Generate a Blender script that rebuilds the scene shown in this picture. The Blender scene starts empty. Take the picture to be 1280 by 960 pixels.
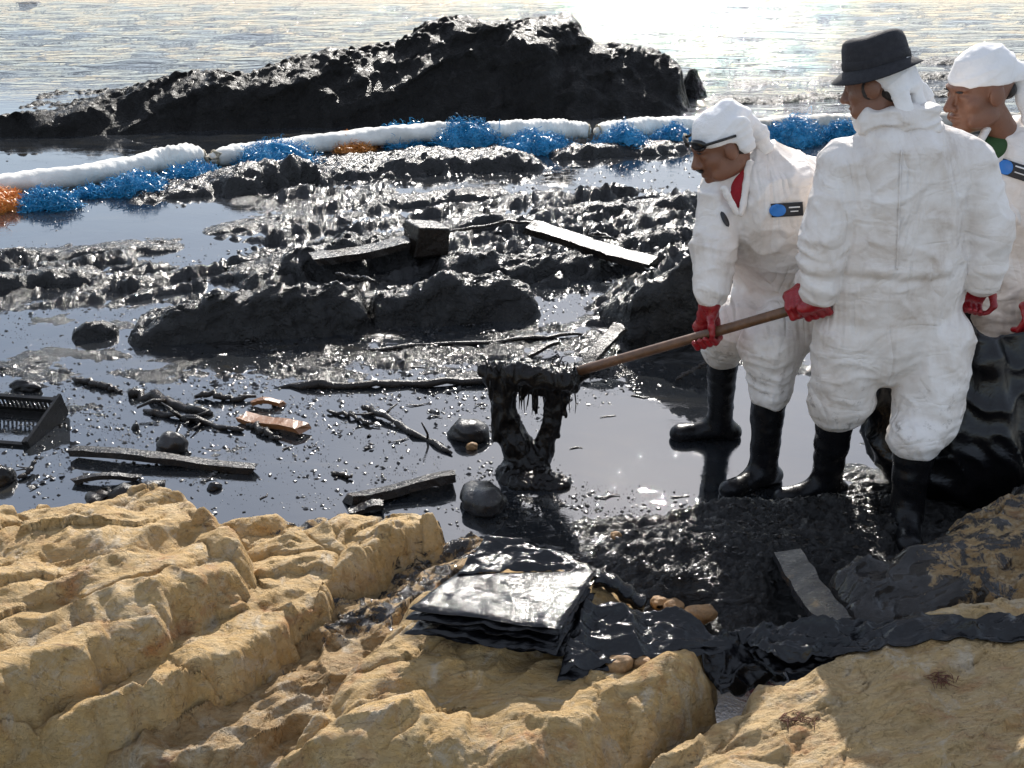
import bpy, bmesh, math, random
import numpy as np
from mathutils import Vector, Matrix

# ------------------------------------------------------------------ camera, sky, sun, exposure
SC = bpy.context.scene
COL = SC.collection
PITCH, CAM_H, FPX = math.radians(24.0), 2.2, 1350.0      # focal length in pixels of the 1280 wide photograph
cam_data = bpy.data.cameras.new('camera')
cam_data.sensor_width = 36.0
cam_data.lens = FPX / 1280.0 * 36.0
cam_data.clip_start, cam_data.clip_end = 0.05, 6000.0
cam = bpy.data.objects.new('camera', cam_data)
cam.location = (0, 0, CAM_H)
cam.rotation_euler = (math.radians(90) - PITCH, 0, 0)
COL.objects.link(cam)
SC.camera = cam

SUN_EL, SUN_AZ = math.radians(35.0), math.radians(8.0)   # azimuth: to the right of +Y
world = bpy.data.worlds.new('World')
SC.world = world
world.use_nodes = True
wn = world.node_tree
wn.nodes.clear()
sky = wn.nodes.new('ShaderNodeTexSky')
sky.sky_type = 'NISHITA'
sky.sun_disc = False
sky.sun_elevation = SUN_EL
sky.sun_rotation = SUN_AZ
sky.air_density, sky.dust_density, sky.ozone_density = 1.0, 0.6, 1.0
bg = wn.nodes.new('ShaderNodeBackground')
bg.inputs['Strength'].default_value = 0.115
wo = wn.nodes.new('ShaderNodeOutputWorld')
# thin broken cloud over the whole sky
tc = wn.nodes.new('ShaderNodeTexCoord')
sep = wn.nodes.new('ShaderNodeSeparateXYZ'); wn.links.new(tc.outputs['Generated'], sep.inputs[0])
den = wn.nodes.new('ShaderNodeMath'); den.operation = 'ADD'; den.inputs[1].default_value = 0.22; wn.links.new(sep.outputs[2], den.inputs[0])
dv = wn.nodes.new('ShaderNodeVectorMath'); dv.operation = 'DIVIDE'
cmb = wn.nodes.new('ShaderNodeCombineXYZ')
for k in range(3): wn.links.new(den.outputs[0], cmb.inputs[k])
wn.links.new(tc.outputs['Generated'], dv.inputs[0]); wn.links.new(cmb.outputs[0], dv.inputs[1])
cn = wn.nodes.new('ShaderNodeTexNoise'); cn.inputs['Scale'].default_value = 2.3; cn.inputs['Detail'].default_value = 7; cn.inputs['Roughness'].default_value = .58; cn.inputs['Distortion'].default_value = .5
wn.links.new(dv.outputs[0], cn.inputs['Vector'])
cr_ = wn.nodes.new('ShaderNodeValToRGB')
cr_.color_ramp.elements[0].position = .36; cr_.color_ramp.elements[0].color = (.32, .32, .32, 1)
cr_.color_ramp.elements[1].position = .68; cr_.color_ramp.elements[1].color = (.45, .45, .45, 1)
wn.links.new(cn.outputs['Fac'], cr_.inputs[0])
cmix = wn.nodes.new('ShaderNodeMix'); cmix.data_type = 'RGBA'
wn.links.new(cr_.outputs[0], cmix.inputs[0]); wn.links.new(sky.outputs[0], cmix.inputs[6])
cmix.inputs[7].default_value = (6.6, 6.9, 7.5, 1)
wn.links.new(cmix.outputs[2], bg.inputs['Color'])
wn.links.new(bg.outputs[0], wo.inputs['Surface'])

sun_data = bpy.data.lights.new('sun', 'SUN')
sun_data.energy = 5.0
sun_data.angle = math.radians(0.53)
sun_data.color = (1.0, 0.95, 0.88)
sun = bpy.data.objects.new('sun', sun_data)
_d = Vector((math.sin(SUN_AZ) * math.cos(SUN_EL), math.cos(SUN_AZ) * math.cos(SUN_EL), math.sin(SUN_EL)))
sun.rotation_euler = _d.to_track_quat('Z', 'Y').to_euler()
sun.location = _d * 50
COL.objects.link(sun)

SC.view_settings.view_transform = 'Standard'
SC.view_settings.look = 'None'
SC.view_settings.exposure = 0.62
SC.view_settings.gamma = 1.0
SC.render.engine = 'CYCLES'
SC.cycles.use_denoising = True
SC.cycles.max_bounces = 6
SC.cycles.diffuse_bounces = 3
SC.cycles.glossy_bounces = 3
SC.cycles.transmission_bounces = 4
SC.cycles.caustics_reflective = False
SC.cycles.caustics_refractive = False

# ------------------------------------------------------------------ helpers: pixels, noise
CP, SP = math.cos(PITCH), math.sin(PITCH)

def ray(px, py):
    s = (480.0 - py) / FPX
    return np.array([(px - 640.0) / FPX, CP + s * SP, -SP + s * CP])

def G(px, py, z=0.0):
    """the point of the photograph's pixel on the level plane z"""
    d = ray(px, py)
    t = (z - CAM_H) / d[2]
    return np.array([d[0] * t, d[1] * t, z])

def J(px, py, Y):
    """the point of the photograph's pixel at the distance Y"""
    d = ray(px, py)
    t = Y / d[1]
    return np.array([d[0] * t, Y, CAM_H + d[2] * t])

_rs = np.random.RandomState(7)
_perm = _rs.permutation(256).astype(np.int64)
_perm = np.concatenate([_perm, _perm, _perm])
_g3 = _rs.normal(size=(256, 3)); _g3 /= np.linalg.norm(_g3, axis=1)[:, None]
_g2 = np.stack([np.cos(np.arange(256) * 2.39996), np.sin(np.arange(256) * 2.39996)], 1)
_g2 = _g2[_rs.permutation(256)]
_r2 = _rs.rand(256, 3)

def _fade(t):
    return t * t * t * (t * (t * 6 - 15) + 10)

def n2(x, y):
    xi = np.floor(x); yi = np.floor(y)
    xf = x - xi; yf = y - yi
    xi = xi.astype(np.int64) & 255; yi = yi.astype(np.int64) & 255
    u = _fade(xf); v = _fade(yf)
    def g(a, b):
        gr = _g2[_perm[_perm[(xi + a) & 255] + ((yi + b) & 255)]]
        return gr[..., 0] * (xf - a) + gr[..., 1] * (yf - b)
    a = g(0, 0); a = a + u * (g(1, 0) - a)
    b = g(0, 1); b = b + u * (g(1, 1) - b)
    return (a + v * (b - a)) * 1.5

def n3(x, y, z):
    xi = np.floor(x); yi = np.floor(y); zi = np.floor(z)
    xf = x - xi; yf = y - yi; zf = z - zi
    xi = xi.astype(np.int64) & 255; yi = yi.astype(np.int64) & 255; zi = zi.astype(np.int64) & 255
    u = _fade(xf); v = _fade(yf); w = _fade(zf)
    def g(a, b, c):
        gr = _g3[_perm[_perm[_perm[(xi + a) & 255] + ((yi + b) & 255)] + ((zi + c) & 255)]]
        return gr[..., 0] * (xf - a) + gr[..., 1] * (yf - b) + gr[..., 2] * (zf - c)
    def px(b, c):
        a = g(0, b, c)
        return a + u * (g(1, b, c) - a)
    p = px(0, 0); p = p + v * (px(1, 0) - p)
    q = px(0, 1); q = q + v * (px(1, 1) - q)
    return (p + w * (q - p)) * 1.5

def fbm2(x, y, o=4, gain=0.5, lac=2.03):
    s = 0.0; a = 1.0; t = 0.0
    for i in range(o):
        s = s + a * n2(x + 17.3 * i, y - 9.1 * i); t += a
        a *= gain; x = x * lac; y = y * lac
    return s / t

def fbm3(x, y, z, o=3, gain=0.5):
    s = 0.0; a = 1.0; t = 0.0
    for i in range(o):
        s = s + a * n3(x + 7.3 * i, y - 9.1 * i, z + 3.7 * i); t += a
        a *= gain; x = x * 2.03; y = y * 2.03; z = z * 2.03
    return s / t

def ridge2(x, y, o=4, gain=0.5):
    s = 0.0; a = 1.0; t = 0.0
    for i in range(o):
        s = s + a * (1 - np.abs(n2(x + 11.3 * i, y + 5.7 * i))) ** 2; t += a
        a *= gain; x = x * 2.07; y = y * 2.07
    return s / t

def worley2(x, y, jit=0.85):
    """distance to the nearest and second nearest cell point, and a random value of the nearest cell"""
    xi = np.floor(x); yi = np.floor(y)
    f1 = np.full(x.shape, 9.0); f2 = np.full(x.shape, 9.0); idv = np.zeros(x.shape)
    for a in (-1, 0, 1):
        for b in (-1, 0, 1):
            cx = xi + a; cy = yi + b
            h = _perm[_perm[cx.astype(np.int64) & 255] + (cy.astype(np.int64) & 255)]
            px_ = cx + 0.5 + (_r2[h, 0] - 0.5) * jit; py_ = cy + 0.5 + (_r2[h, 1] - 0.5) * jit
            d = np.hypot(x - px_, y - py_)
            m = d < f1
            f2 = np.where(m, f1, np.minimum(f2, d))
            idv = np.where(m, _r2[h, 2], idv)
            f1 = np.where(m, d, f1)
    return f1, f2, idv

def sstep(a, b, x):
    t = np.clip((x - a) / (b - a), 0, 1)
    return t * t * (3 - 2 * t)

def poly_sd(x, y, poly):
    """signed distance to a polygon, negative inside"""
    poly = np.asarray(poly, float)
    d = np.full(x.shape, 1e9); inside = np.zeros(x.shape, bool)
    n = len(poly)
    for i in range(n):
        ax, ay = poly[i][:2]; bx, by = poly[(i + 1) % n][:2]
        ex, ey = bx - ax, by - ay
        wx, wy = x - ax, y - ay
        t = np.clip((wx * ex + wy * ey) / (ex * ex + ey * ey + 1e-12), 0, 1)
        d = np.minimum(d, np.hypot(wx - t * ex, wy - t * ey))
        c = ((ay > y) != (by > y)) & (x < (bx - ax) * (y - ay) / (by - ay + 1e-12) + ax)
        inside ^= c
    return np.where(inside, -d, d)

# ------------------------------------------------------------------ helpers: objects
def tag(o, label=None, cat=None, group=None, kind=None):
    if label: o['label'] = label
    if cat: o['category'] = cat
    if group: o['group'] = group
    if kind: o['kind'] = kind
    return o

def empty(name, loc=(0, 0, 0)):
    o = bpy.data.objects.new(name, None)
    o.location = Vector(loc); o.empty_display_size = 0.1
    COL.objects.link(o)
    return o

def mesh_obj(name, verts, faces, mat, parent=None, smooth=True, attrs=None):
    """one mesh object; verts in world coordinates (relative to the parent's origin when there is one)"""
    me = bpy.data.meshes.new(name)
    verts = np.asarray(verts, np.float32)
    off = np.zeros(3, np.float32)
    if parent is not None:
        p = parent
        while p is not None:
            off += np.array(p.location, np.float32); p = p.parent
        verts = verts - off
    if isinstance(faces, np.ndarray):
        nf, k = faces.shape
        me.vertices.add(len(verts)); me.vertices.foreach_set('co', verts.ravel())
        me.loops.add(nf * k); me.loops.foreach_set('vertex_index', faces.astype(np.int32).ravel())
        me.polygons.add(nf)
        me.polygons.foreach_set('loop_start', np.arange(0, nf * k, k, dtype=np.int32))
        me.update(calc_edges=True)
    else:
        me.from_pydata([tuple(map(float, v)) for v in verts], [], faces); me.update()
    if smooth:
        me.polygons.foreach_set('use_smooth', np.ones(len(me.polygons), bool))
    if attrs:
        for k, v in attrs.items():
            at = me.attributes.new(k, 'FLOAT', 'POINT')
            at.data.foreach_set('value', np.asarray(v, np.float32).ravel())
    me.validate()
    if mat is not None: me.materials.append(mat)
    o = bpy.data.objects.new(name, me)
    COL.objects.link(o)
    if parent is not None: o.parent = parent
    return o

def grid_faces(nr, nc):
    i = np.arange(nr - 1)[:, None] * nc + np.arange(nc - 1)[None, :]
    return np.stack([i, i + 1, i + 1 + nc, i + nc], -1).reshape(-1, 4)

class MB:
    """collects simple shapes into one mesh"""
    def __init__(self): self.v = []; self.f = []; self.n = 0
    def add(self, v, f):
        self.v.append(np.asarray(v, float)); self.f += [tuple(int(i) + self.n for i in q) for q in f]; self.n += len(v)
        return self
    def box(self, c, size, R=None, taper=None, jit=0.0, rs=None):
        s = np.array(size) / 2
        v = np.array([[x, y, z] for x in (-1, 1) for y in (-1, 1) for z in (-1, 1)], float) * s
        if taper: v[:, 1:] *= np.where(v[:, :1] > 0, taper, 1.0)
        if jit: v += (rs or _rs).uniform(-jit, jit, v.shape)
        if R is not None: v = v @ np.array(R).T
        return self.add(v + np.array(c), [(0, 1, 3, 2), (4, 6, 7, 5), (0, 4, 5, 1), (2, 3, 7, 6), (0, 2, 6, 4), (1, 5, 7, 3)])
    def tube(self, pts, rad, seg=8, flat=1.0, cap=True):
        pts = [np.array(p, float) for p in pts]; n = len(pts)
        if np.isscalar(rad): rad = [rad] * n
        vs = []
        up = np.array([0, 0, 1.0])
        prev = None
        for i, p in enumerate(pts):
            t = pts[min(i + 1, n - 1)] - pts[max(i - 1, 0)]; t = t / (np.linalg.norm(t) + 1e-9)
            a = np.cross(t, up if prev is None and abs(t[2]) < 0.95 else (prev if prev is not None else np.array([1.0, 0, 0])))
            if prev is not None: a = np.cross(t, np.cross(prev, t)); 
            a = a / (np.linalg.norm(a) + 1e-9); prev = a
            b = np.cross(t, a)
            for k in range(seg):
                an = 2 * math.pi * k / seg
                vs.append(p + rad[i] * (a * math.cos(an) + b * flat * math.sin(an)))
        fs = []
        for i in range(n - 1):
            for k in range(seg):
                fs.append((i * seg + k, i * seg + (k + 1) % seg, (i + 1) * seg + (k + 1) % seg, (i + 1) * seg + k))
        if cap:
            fs.append(tuple(range(seg))[::-1]); fs.append(tuple((n - 1) * seg + k for k in range(seg)))
        return self.add(vs, fs)
    def build(self, name, mat, parent=None, smooth=False):
        return mesh_obj(name, np.concatenate(self.v), self.f, mat, parent, smooth)

# ------------------------------------------------------------------ helpers: shapes from distance fields
def vnormals(v, f):
    a = v[f[:, 2]] - v[f[:, 0]]; b = v[f[:, 3]] - v[f[:, 1]]
    fn = np.cross(a, b)
    n = np.zeros_like(v)
    for k in range(4): np.add.at(n, f[:, k], fn)
    return n / (np.linalg.norm(n, axis=1)[:, None] + 1e-12)

def relax(v, f, it=1, lam=0.5):
    for _ in range(it):
        s = np.zeros_like(v); c = np.zeros(len(v))
        for k in range(4):
            a, b = f[:, k], f[:, (k + 1) % 4]
            np.add.at(s, a, v[b]); np.add.at(s, b, v[a]); np.add.at(c, a, 1); np.add.at(c, b, 1)
        v = v + lam * (s / np.maximum(c, 1)[:, None] - v)
    return v

class SDF:
    """smooth union of rounded shapes on a grid that may be finer in one region, meshed by surface nets"""
    def __init__(self, lo, hi, h, fine=None, hf=None):
        self.ax = []
        for k in range(3):
            if fine is None:
                self.ax.append(np.arange(lo[k], hi[k] + h, h))
            else:
                a, b = max(fine[0][k], lo[k]), min(fine[1][k], hi[k])
                self.ax.append(np.concatenate([np.arange(lo[k], a - h * .3, h), np.arange(a, b, hf), np.arange(b, hi[k] + h, h)]))
        self.F = np.full([len(a) for a in self.ax], 1.0, np.float32)
    def _sub(self, lo, hi):
        sl = []
        for k in range(3):
            i0 = max(np.searchsorted(self.ax[k], lo[k]) - 1, 0); i1 = min(np.searchsorted(self.ax[k], hi[k]) + 1, len(self.ax[k]))
            sl.append(slice(i0, max(i1, i0)))
        P = np.meshgrid(*[self.ax[k][sl[k]] for k in range(3)], indexing='ij')
        return tuple(sl), np.stack(P, -1)
    def _put(self, sl, d, k, sub=False):
        A = self.F[sl]; d = d.astype(np.float32)
        if A.size == 0: return
        if sub:
            d = -d
            h = np.maximum(k - np.abs(A - d), 0) / k
            self.F[sl] = np.maximum(A, d) + h * h * k * .25
        else:
            h = np.maximum(k - np.abs(A - d), 0) / k
            self.F[sl] = np.minimum(A, d) - h * h * k * .25
    def cone(self, a, b, ra, rb=None, k=0.03, flat=None, sub=False):
        a = np.array(a, float); b = np.array(b, float); rb = ra if rb is None else rb
        m = max(ra, rb) + k * 1.5 + 0.05
        sl, P = self._sub(np.minimum(a, b) - m, np.maximum(a, b) + m)
        if P.size == 0: return self
        ab = b - a; Q = P - a
        if flat is not None:
            f, r = np.array(flat[0], float), flat[1]; f = f / np.linalg.norm(f)
            q = (Q @ f)
            t = np.clip((Q @ ab) / (ab @ ab + 1e-12), 0, 1)
            dev = q - t * (ab @ f)
            Q = Q + (dev * (1 / r - 1))[..., None] * f
        t = np.clip((Q @ ab) / (ab @ ab + 1e-12), 0, 1)
        d = np.linalg.norm(Q - t[..., None] * ab, axis=-1) - (ra + (rb - ra) * t)
        if flat is not None: d = d * (0.5 + 0.5 * flat[1])
        self._put(sl, d, k, sub); return self
    def ell(self, c, r, R=None, k=0.03, sub=False):
        c = np.array(c, float); r = np.array(r, float) if not np.isscalar(r) else np.array([r] * 3)
        m = r.max() + k * 1.5 + 0.03
        sl, P = self._sub(c - m, c + m)
        if P.size == 0: return self
        Q = P - c
        if R is not None: Q = Q @ np.array(R)          # columns of R are the local axes
        q = Q / r
        l = np.linalg.norm(q, axis=-1)
        l2 = np.linalg.norm(q / r, axis=-1)
        d = l * (l - 1) / (l2 + 1e-9)
        self._put(sl, d, k, sub); return self
    def mesh(self, smooth=1):
        F = self.F; s = F < 0
        nx, ny, nz = F.shape
        cnt = np.zeros((nx - 1, ny - 1, nz - 1), np.uint8)
        corners = [(a, b, c) for a in (0, 1) for b in (0, 1) for c in (0, 1)]
        for a, b, c in corners: cnt += s[a:nx - 1 + a, b:ny - 1 + b, c:nz - 1 + c]
        act = (cnt > 0) & (cnt < 8)
        idx = np.argwhere(act)
        vid = np.full(act.shape, -1, np.int64); vid[act] = np.arange(len(idx))
        val = np.stack([F[idx[:, 0] + a, idx[:, 1] + b, idx[:, 2] + c] for a, b, c in corners], 1)
        acc = np.zeros((len(idx), 3)); n = np.zeros(len(idx))
        for i in range(8):
            for j in range(i + 1, 8):
                ci, cj = np.array(corners[i]), np.array(corners[j])
                if np.abs(ci - cj).sum() != 1: continue
                vi, vj = val[:, i], val[:, j]
                m = (vi < 0) != (vj < 0)
                t = np.where(m, vi / np.where(m, vi - vj, 1), 0)
                acc += np.where(m[:, None], ci + t[:, None] * (cj - ci), 0); n += m
        loc = acc / n[:, None]
        v = np.empty((len(idx), 3))
        for k in range(3):
            a = self.ax[k]; i = idx[:, k]
            v[:, k] = a[i] + loc[:, k] * (a[i + 1] - a[i])
        quads = []
        for axis in range(3):
            o = [1, 1, 1]; 
            A = [slice(1, -1)] * 3; A[axis] = slice(0, -1)
            B = list(A); B[axis] = slice(1, None)
            sa, sb = s[tuple(A)], s[tuple(B)]
            ch = np.argwhere(sa != sb)
            if len(ch) == 0: continue
            flip = sa[tuple(ch.T)]
            base = ch + 1; base[:, axis] -= 1
            u, w = (axis + 1) % 3, (axis + 2) % 3
            def cell(du, dw):
                q = base.copy(); q[:, u] += du; q[:, w] += dw
                return vid[q[:, 0], q[:, 1], q[:, 2]]
            q = np.stack([cell(-1, -1), cell(0, -1), cell(0, 0), cell(-1, 0)], 1)
            q[~flip] = q[~flip][:, ::-1]
            quads.append(q)
        f = np.concatenate(quads)
        f = f[(f >= 0).all(1)]
        if smooth: v = relax(v, f, smooth)
        return v, f
# ------------------------------------------------------------------ materials (all procedural)
def _mat(name):
    m = bpy.data.materials.new(name); m.use_nodes = True
    nt = m.node_tree; nt.nodes.clear()
    out = nt.nodes.new('ShaderNodeOutputMaterial'); b = nt.nodes.new('ShaderNodeBsdfPrincipled')
    nt.links.new(b.outputs[0], out.inputs['Surface'])
    return m, nt, b

def _noise(nt, scale, detail=4, rough=.55, dist=0.0, vec=None):
    n = nt.nodes.new('ShaderNodeTexNoise')
    n.inputs['Scale'].default_value = scale; n.inputs['Detail'].default_value = detail
    n.inputs['Roughness'].default_value = rough; n.inputs['Distortion'].default_value = dist
    if vec is not None: nt.links.new(vec, n.inputs['Vector'])
    return n.outputs['Fac']

def _pos(nt, scale=(1, 1, 1), rot=0.0, obj=False):
    if obj:
        src = nt.nodes.new('ShaderNodeTexCoord').outputs['Object']
    else:
        src = nt.nodes.new('ShaderNodeNewGeometry').outputs['Position']
    mp = nt.nodes.new('ShaderNodeMapping')
    mp.inputs['Scale'].default_value = scale; mp.inputs['Rotation'].default_value = (0, 0, rot)
    nt.links.new(src, mp.inputs['Vector'])
    return mp.outputs[0]

def _ramp(nt, fac, stops, const=False):
    r = nt.nodes.new('ShaderNodeValToRGB')
    e = r.color_ramp.elements
    while len(e) < len(stops): e.new(0.5)
    for i, (p, c) in enumerate(stops):
        e[i].position = p
        e[i].color = (c, c, c, 1) if np.isscalar(c) else (*c, 1)
    nt.links.new(fac, r.inputs[0])
    return r.outputs[0]

def _mix(nt, fac, a, b, mode='MIX'):
    m = nt.nodes.new('ShaderNodeMix'); m.data_type = 'RGBA'; m.blend_type = mode
    for k, v in ((0, fac), (6, a), (7, b)):
        if hasattr(v, 'is_linked') or isinstance(v, bpy.types.NodeSocket): nt.links.new(v, m.inputs[k])
        elif k == 0: m.inputs[0].default_value = v
        else: m.inputs[k].default_value = (*v, 1)
    return m.outputs[2]

def _math(nt, op, a, b=None, clamp=False):
    m = nt.nodes.new('ShaderNodeMath'); m.operation = op; m.use_clamp = clamp
    for k, v in ((0, a), (1, b)):
        if v is None: continue
        if isinstance(v, bpy.types.NodeSocket): nt.links.new(v, m.inputs[k])
        else: m.inputs[k].default_value = v
    return m.outputs[0]

def _bump(nt, h, dist, strength=1.0, normal=None):
    b = nt.nodes.new('ShaderNodeBump')
    b.inputs['Strength'].default_value = strength; b.inputs['Distance'].default_value = dist
    nt.links.new(h, b.inputs['Height'])
    if normal is not None: nt.links.new(normal, b.inputs['Normal'])
    return b.outputs[0]

def _attr(nt, name):
    a = nt.nodes.new('ShaderNodeAttribute'); a.attribute_name = name
    return a.outputs['Fac']

def simple(name, col, rough=.5, var=0.25, scale=20, bump=0.0, bscale=60, metal=0.0, spec=0.5, coat=0.0, obj=False, ior=1.5):
    m, nt, b = _mat(name)
    p = _pos(nt, obj=obj)
    n = _noise(nt, scale, 5, .6, .3, p)
    lo = tuple(c * (1 - var) for c in col); hi = tuple(min(1, c * (1 + var)) for c in col)
    nt.links.new(_ramp(nt, n, [(.3, lo), (.7, hi)]), b.inputs['Base Color'])
    nt.links.new(_ramp(nt, _noise(nt, scale * 1.7, 3, .6, 0, p), [(.3, max(0, rough - .08)), (.7, min(1, rough + .12))]), b.inputs['Roughness'])
    b.inputs['Metallic'].default_value = metal; b.inputs['IOR'].default_value = ior
    b.inputs['Specular IOR Level'].default_value = spec
    b.inputs['Coat Weight'].default_value = coat; b.inputs['Coat Roughness'].default_value = 0.08
    if bump: nt.links.new(_bump(nt, _noise(nt, bscale, 6, .65, .2, p), bump), b.inputs['Normal'])
    return m

M = {}
# oily water: dark, mirror-like, small ripples on the open sea, only the faintest in the sheltered pool
m, nt, b = _mat('oily_water')
p = _pos(nt)
open_sea = _attr(nt, 'open')
film = _noise(nt, 1.6, 5, .6, 1.6, _pos(nt, (1, 2.2, 1), .3))
nt.links.new(_ramp(nt, film, [(.35, (.010, .012, .015)), (.6, (.020, .021, .022)), (.75, (.040, .034, .024))]), b.inputs['Base Color'])
nt.links.new(_ramp(nt, _noise(nt, 3.1, 6, .65, 1.2, p), [(.4, .003), (.64, .006), (.82, .012)]), b.inputs['Roughness'])
nt.links.new(_math(nt, 'SUBTRACT', 2.6, _math(nt, 'MULTIPLY', open_sea, 1.12)), b.inputs['IOR'])
small = _noise(nt, 7.0, 4, .6, .6, _pos(nt, (.8, 1.6, 1)))
tiny = _noise(nt, 30.0, 4, .6, .3, p)
mid_ = _noise(nt, 1.7, 3, .5, .8, _pos(nt, (.6, 2.2, 1), .08))
wav = _math(nt, 'MULTIPLY', _math(nt, 'ADD', small, _math(nt, 'MULTIPLY', mid_, 2.6)), open_sea)
nb = _bump(nt, wav, .034)
nb2 = _bump(nt, _math(nt, 'ADD', _math(nt, 'MULTIPLY', small, .35), _math(nt, 'MULTIPLY', tiny, .03)), .0007, 1.0, nb)
scum = _ramp(nt, _noise(nt, 2.6, 6, .68, .9, _pos(nt, (1, 2.0, 1), .2)), [(.50, 0.0), (.60, 1.0)])
scum = _math(nt, 'MULTIPLY', scum, _math(nt, 'SUBTRACT', 1.0, open_sea))
glit = _noise(nt, 95.0, 3, .7, .4, p)
nb2 = _bump(nt, _math(nt, 'MULTIPLY', glit, scum), .00035, 1.0, nb2)
nt.links.new(nb2, b.inputs['Normal'])
M['water'] = m

# oil-soaked mud and rock: black, wet, broken relief that catches the sun
def oil(name, col=(.010, .009, .008), rough=.13, fine=110, d1=.010, d2=.006, mid=28, coat=.6, speck=None, spec=.5):
    m, nt, b = _mat(name)
    p = _pos(nt)
    c = _ramp(nt, _noise(nt, 14, 5, .6, .4, p), [(.35, col), (.65, tuple(q * 1.9 for q in col)), (.8, tuple(q * 3.2 for q in col))])
    if speck: c = _mix(nt, _ramp(nt, _noise(nt, 9, 6, .7, .5, p), [(.60, 0.0), (.68, 1.0)]), c, speck)
    nt.links.new(c, b.inputs['Base Color'])
    nt.links.new(_ramp(nt, _noise(nt, 22, 4, .6, 0, p), [(.3, rough * .6), (.7, rough * 2.4)]), b.inputs['Roughness'])
    b.inputs['IOR'].default_value = 1.5
    b.inputs['Coat Weight'].default_value = coat; b.inputs['Coat Roughness'].default_value = .06
    b.inputs['Specular IOR Level'].default_value = spec
    n1 = _bump(nt, _noise(nt, mid, 6, .65, .5, p), d1)
    nn = _bump(nt, _noise(nt, fine, 4, .7, .3, p), d2, 1.0, n1)
    nt.links.new(nn, b.inputs['Normal']); nt.links.new(nn, b.inputs['Coat Normal'])
    return m
M['mud'] = oil('oily_mud', (.004, .0035, .003), .11, fine=80, d1=.024, d2=.0045, coat=0.0, spec=.45)
M['oilrock'] = oil('oil_coated_rock', (.004, .0035, .003), .15, 60, .03, .006, 14, 0, spec=.36)
M['farrock'] = oil('wet_dark_rock', (.004, .0035, .003), .24, 40, .06, .010, 8, 0, spec=.14)
M['oilgoo'] = oil('thick_crude_oil', (.004, .003, .0025), .10, 60, .006, .003, 22, 0, spec=.28)
M['oilwood'] = oil('oiled_wood', (.010, .007, .005), .17, 90, .004, .003, 40, 0, (.035, .022, .014), spec=.35)
M['oilplastic'] = oil('oiled_plastic', (.005, .0045, .004), .25, 120, .001, .001, 30, 0, spec=.25)
M['plankoil'] = oil('oil_smeared_plank', (.020, .020, .022), .22, 90, .002, .002, 40, .3, (.20, .13, .06))
M['flake'] = oil('oily_scum', (.005, .004, .003), .12, 90, .001, .001, 40, 0)

# yellow sandstone, stained
def sandstone(name, base=(.59, .375, .140), pale=(.68, .51, .28), rust=(.40, .175, .055), oilmask=True, grain=9.0):
    m, nt, b = _mat(name)
    p = _pos(nt)
    ps = _pos(nt, (1.0, 4.0, 2.0), -.9)                    # stretched along the bedding
    c = _ramp(nt, _noise(nt, 5, 6, .62, .6, p), [(.30, rust), (.42, tuple(x * .86 for x in base)), (.56, base), (.74, pale)])
    c = _mix(nt, _ramp(nt, _noise(nt, grain, 7, .68, .8, ps), [(.40, 0.0), (.66, .62)]), c, (.56, .43, .25))
    salt = _ramp(nt, _noise(nt, 7.5, 7, .7, 1.0, p), [(.53, 0.0), (.66, .8)])
    c = _mix(nt, salt, c, (.60, .51, .38))
    dark = _ramp(nt, _noise(nt, 11, 8, .72, .7, ps), [(.60, 0.0), (.70, .8)])
    c = _mix(nt, dark, c, (.115, .055, .022))
    c = _mix(nt, _ramp(nt, _noise(nt, 130, 3, .6, 0, p), [(.60, 0.0), (.75, .35)]), c, (.16, .09, .045))
    c = _mix(nt, _ramp(nt, _noise(nt, 3.2, 6, .7, 1.4, ps), [(.54, 0.0), (.68, .45)]), c, (.36, .165, .050))
    c = _mix(nt, _ramp(nt, _noise(nt, 38, 5, .7, .4, p), [(.62, 0.0), (.70, .6)]), c, (.10, .055, .028))
    r = .62
    oa = _attr(nt, 'oil')
    om = _ramp(nt, _math(nt, 'ADD', oa, _math(nt, 'MULTIPLY', _math(nt, 'SUBTRACT', _noise(nt, 13, 8, .72, .6, p), .5), 1.5)), [(.46, 0.0), (.54, 1.0)])
    c = _mix(nt, om, c, (.016, .011, .008))
    nt.links.new(c, b.inputs['Base Color'])
    nt.links.new(_ramp(nt, om, [(0, .66), (1, .17)]), b.inputs['Roughness'])
    nt.links.new(_math(nt, 'MULTIPLY', om, .5), b.inputs['Coat Weight'])
    wq = nt.nodes.new('ShaderNodeTexNoise'); wq.inputs['Scale'].default_value = 6; wq.inputs['Detail'].default_value = 5; nt.links.new(p, wq.inputs['Vector'])
    wa = nt.nodes.new('ShaderNodeVectorMath'); wa.operation = 'MULTIPLY_ADD'; wa.inputs[1].default_value = (.22, .22, .22)
    nt.links.new(wq.outputs['Color'], wa.inputs[0]); nt.links.new(p, wa.inputs[2])
    vo = nt.nodes.new('ShaderNodeTexVoronoi'); vo.feature = 'DISTANCE_TO_EDGE'; vo.inputs['Scale'].default_value = 5.5
    nt.links.new(wa.outputs[0], vo.inputs['Vector'])
    ck = _ramp(nt, vo.outputs['Distance'], [(0.0, 0.0), (.035, 1.0)])
    n0 = _bump(nt, ck, .012, .7)
    n1 = _bump(nt, _noise(nt, 24, 8, .74, .7, ps), .020, 1.0, n0)
    pit = _ramp(nt, _noise(nt, 34, 4, .6, .3, p), [(.30, 0.0), (.42, 1.0)])
    n1 = _bump(nt, pit, .008, 1.0, n1)
    n2_ = _bump(nt, _noise(nt, 90, 5, .7, .2, p), .0045, 1.0, n1)
    nt.links.new(n2_, b.inputs['Normal'])
    return m
M['sand'] = sandstone('yellow_sandstone')
M['sandpale'] = sandstone('pale_sandstone', (.58, .385, .165), (.66, .49, .27), (.42, .20, .075))
M['sandflaky'] = sandstone('flaky_sandstone', (.36, .215, .08), (.46, .33, .17), (.20, .09, .035))

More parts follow.
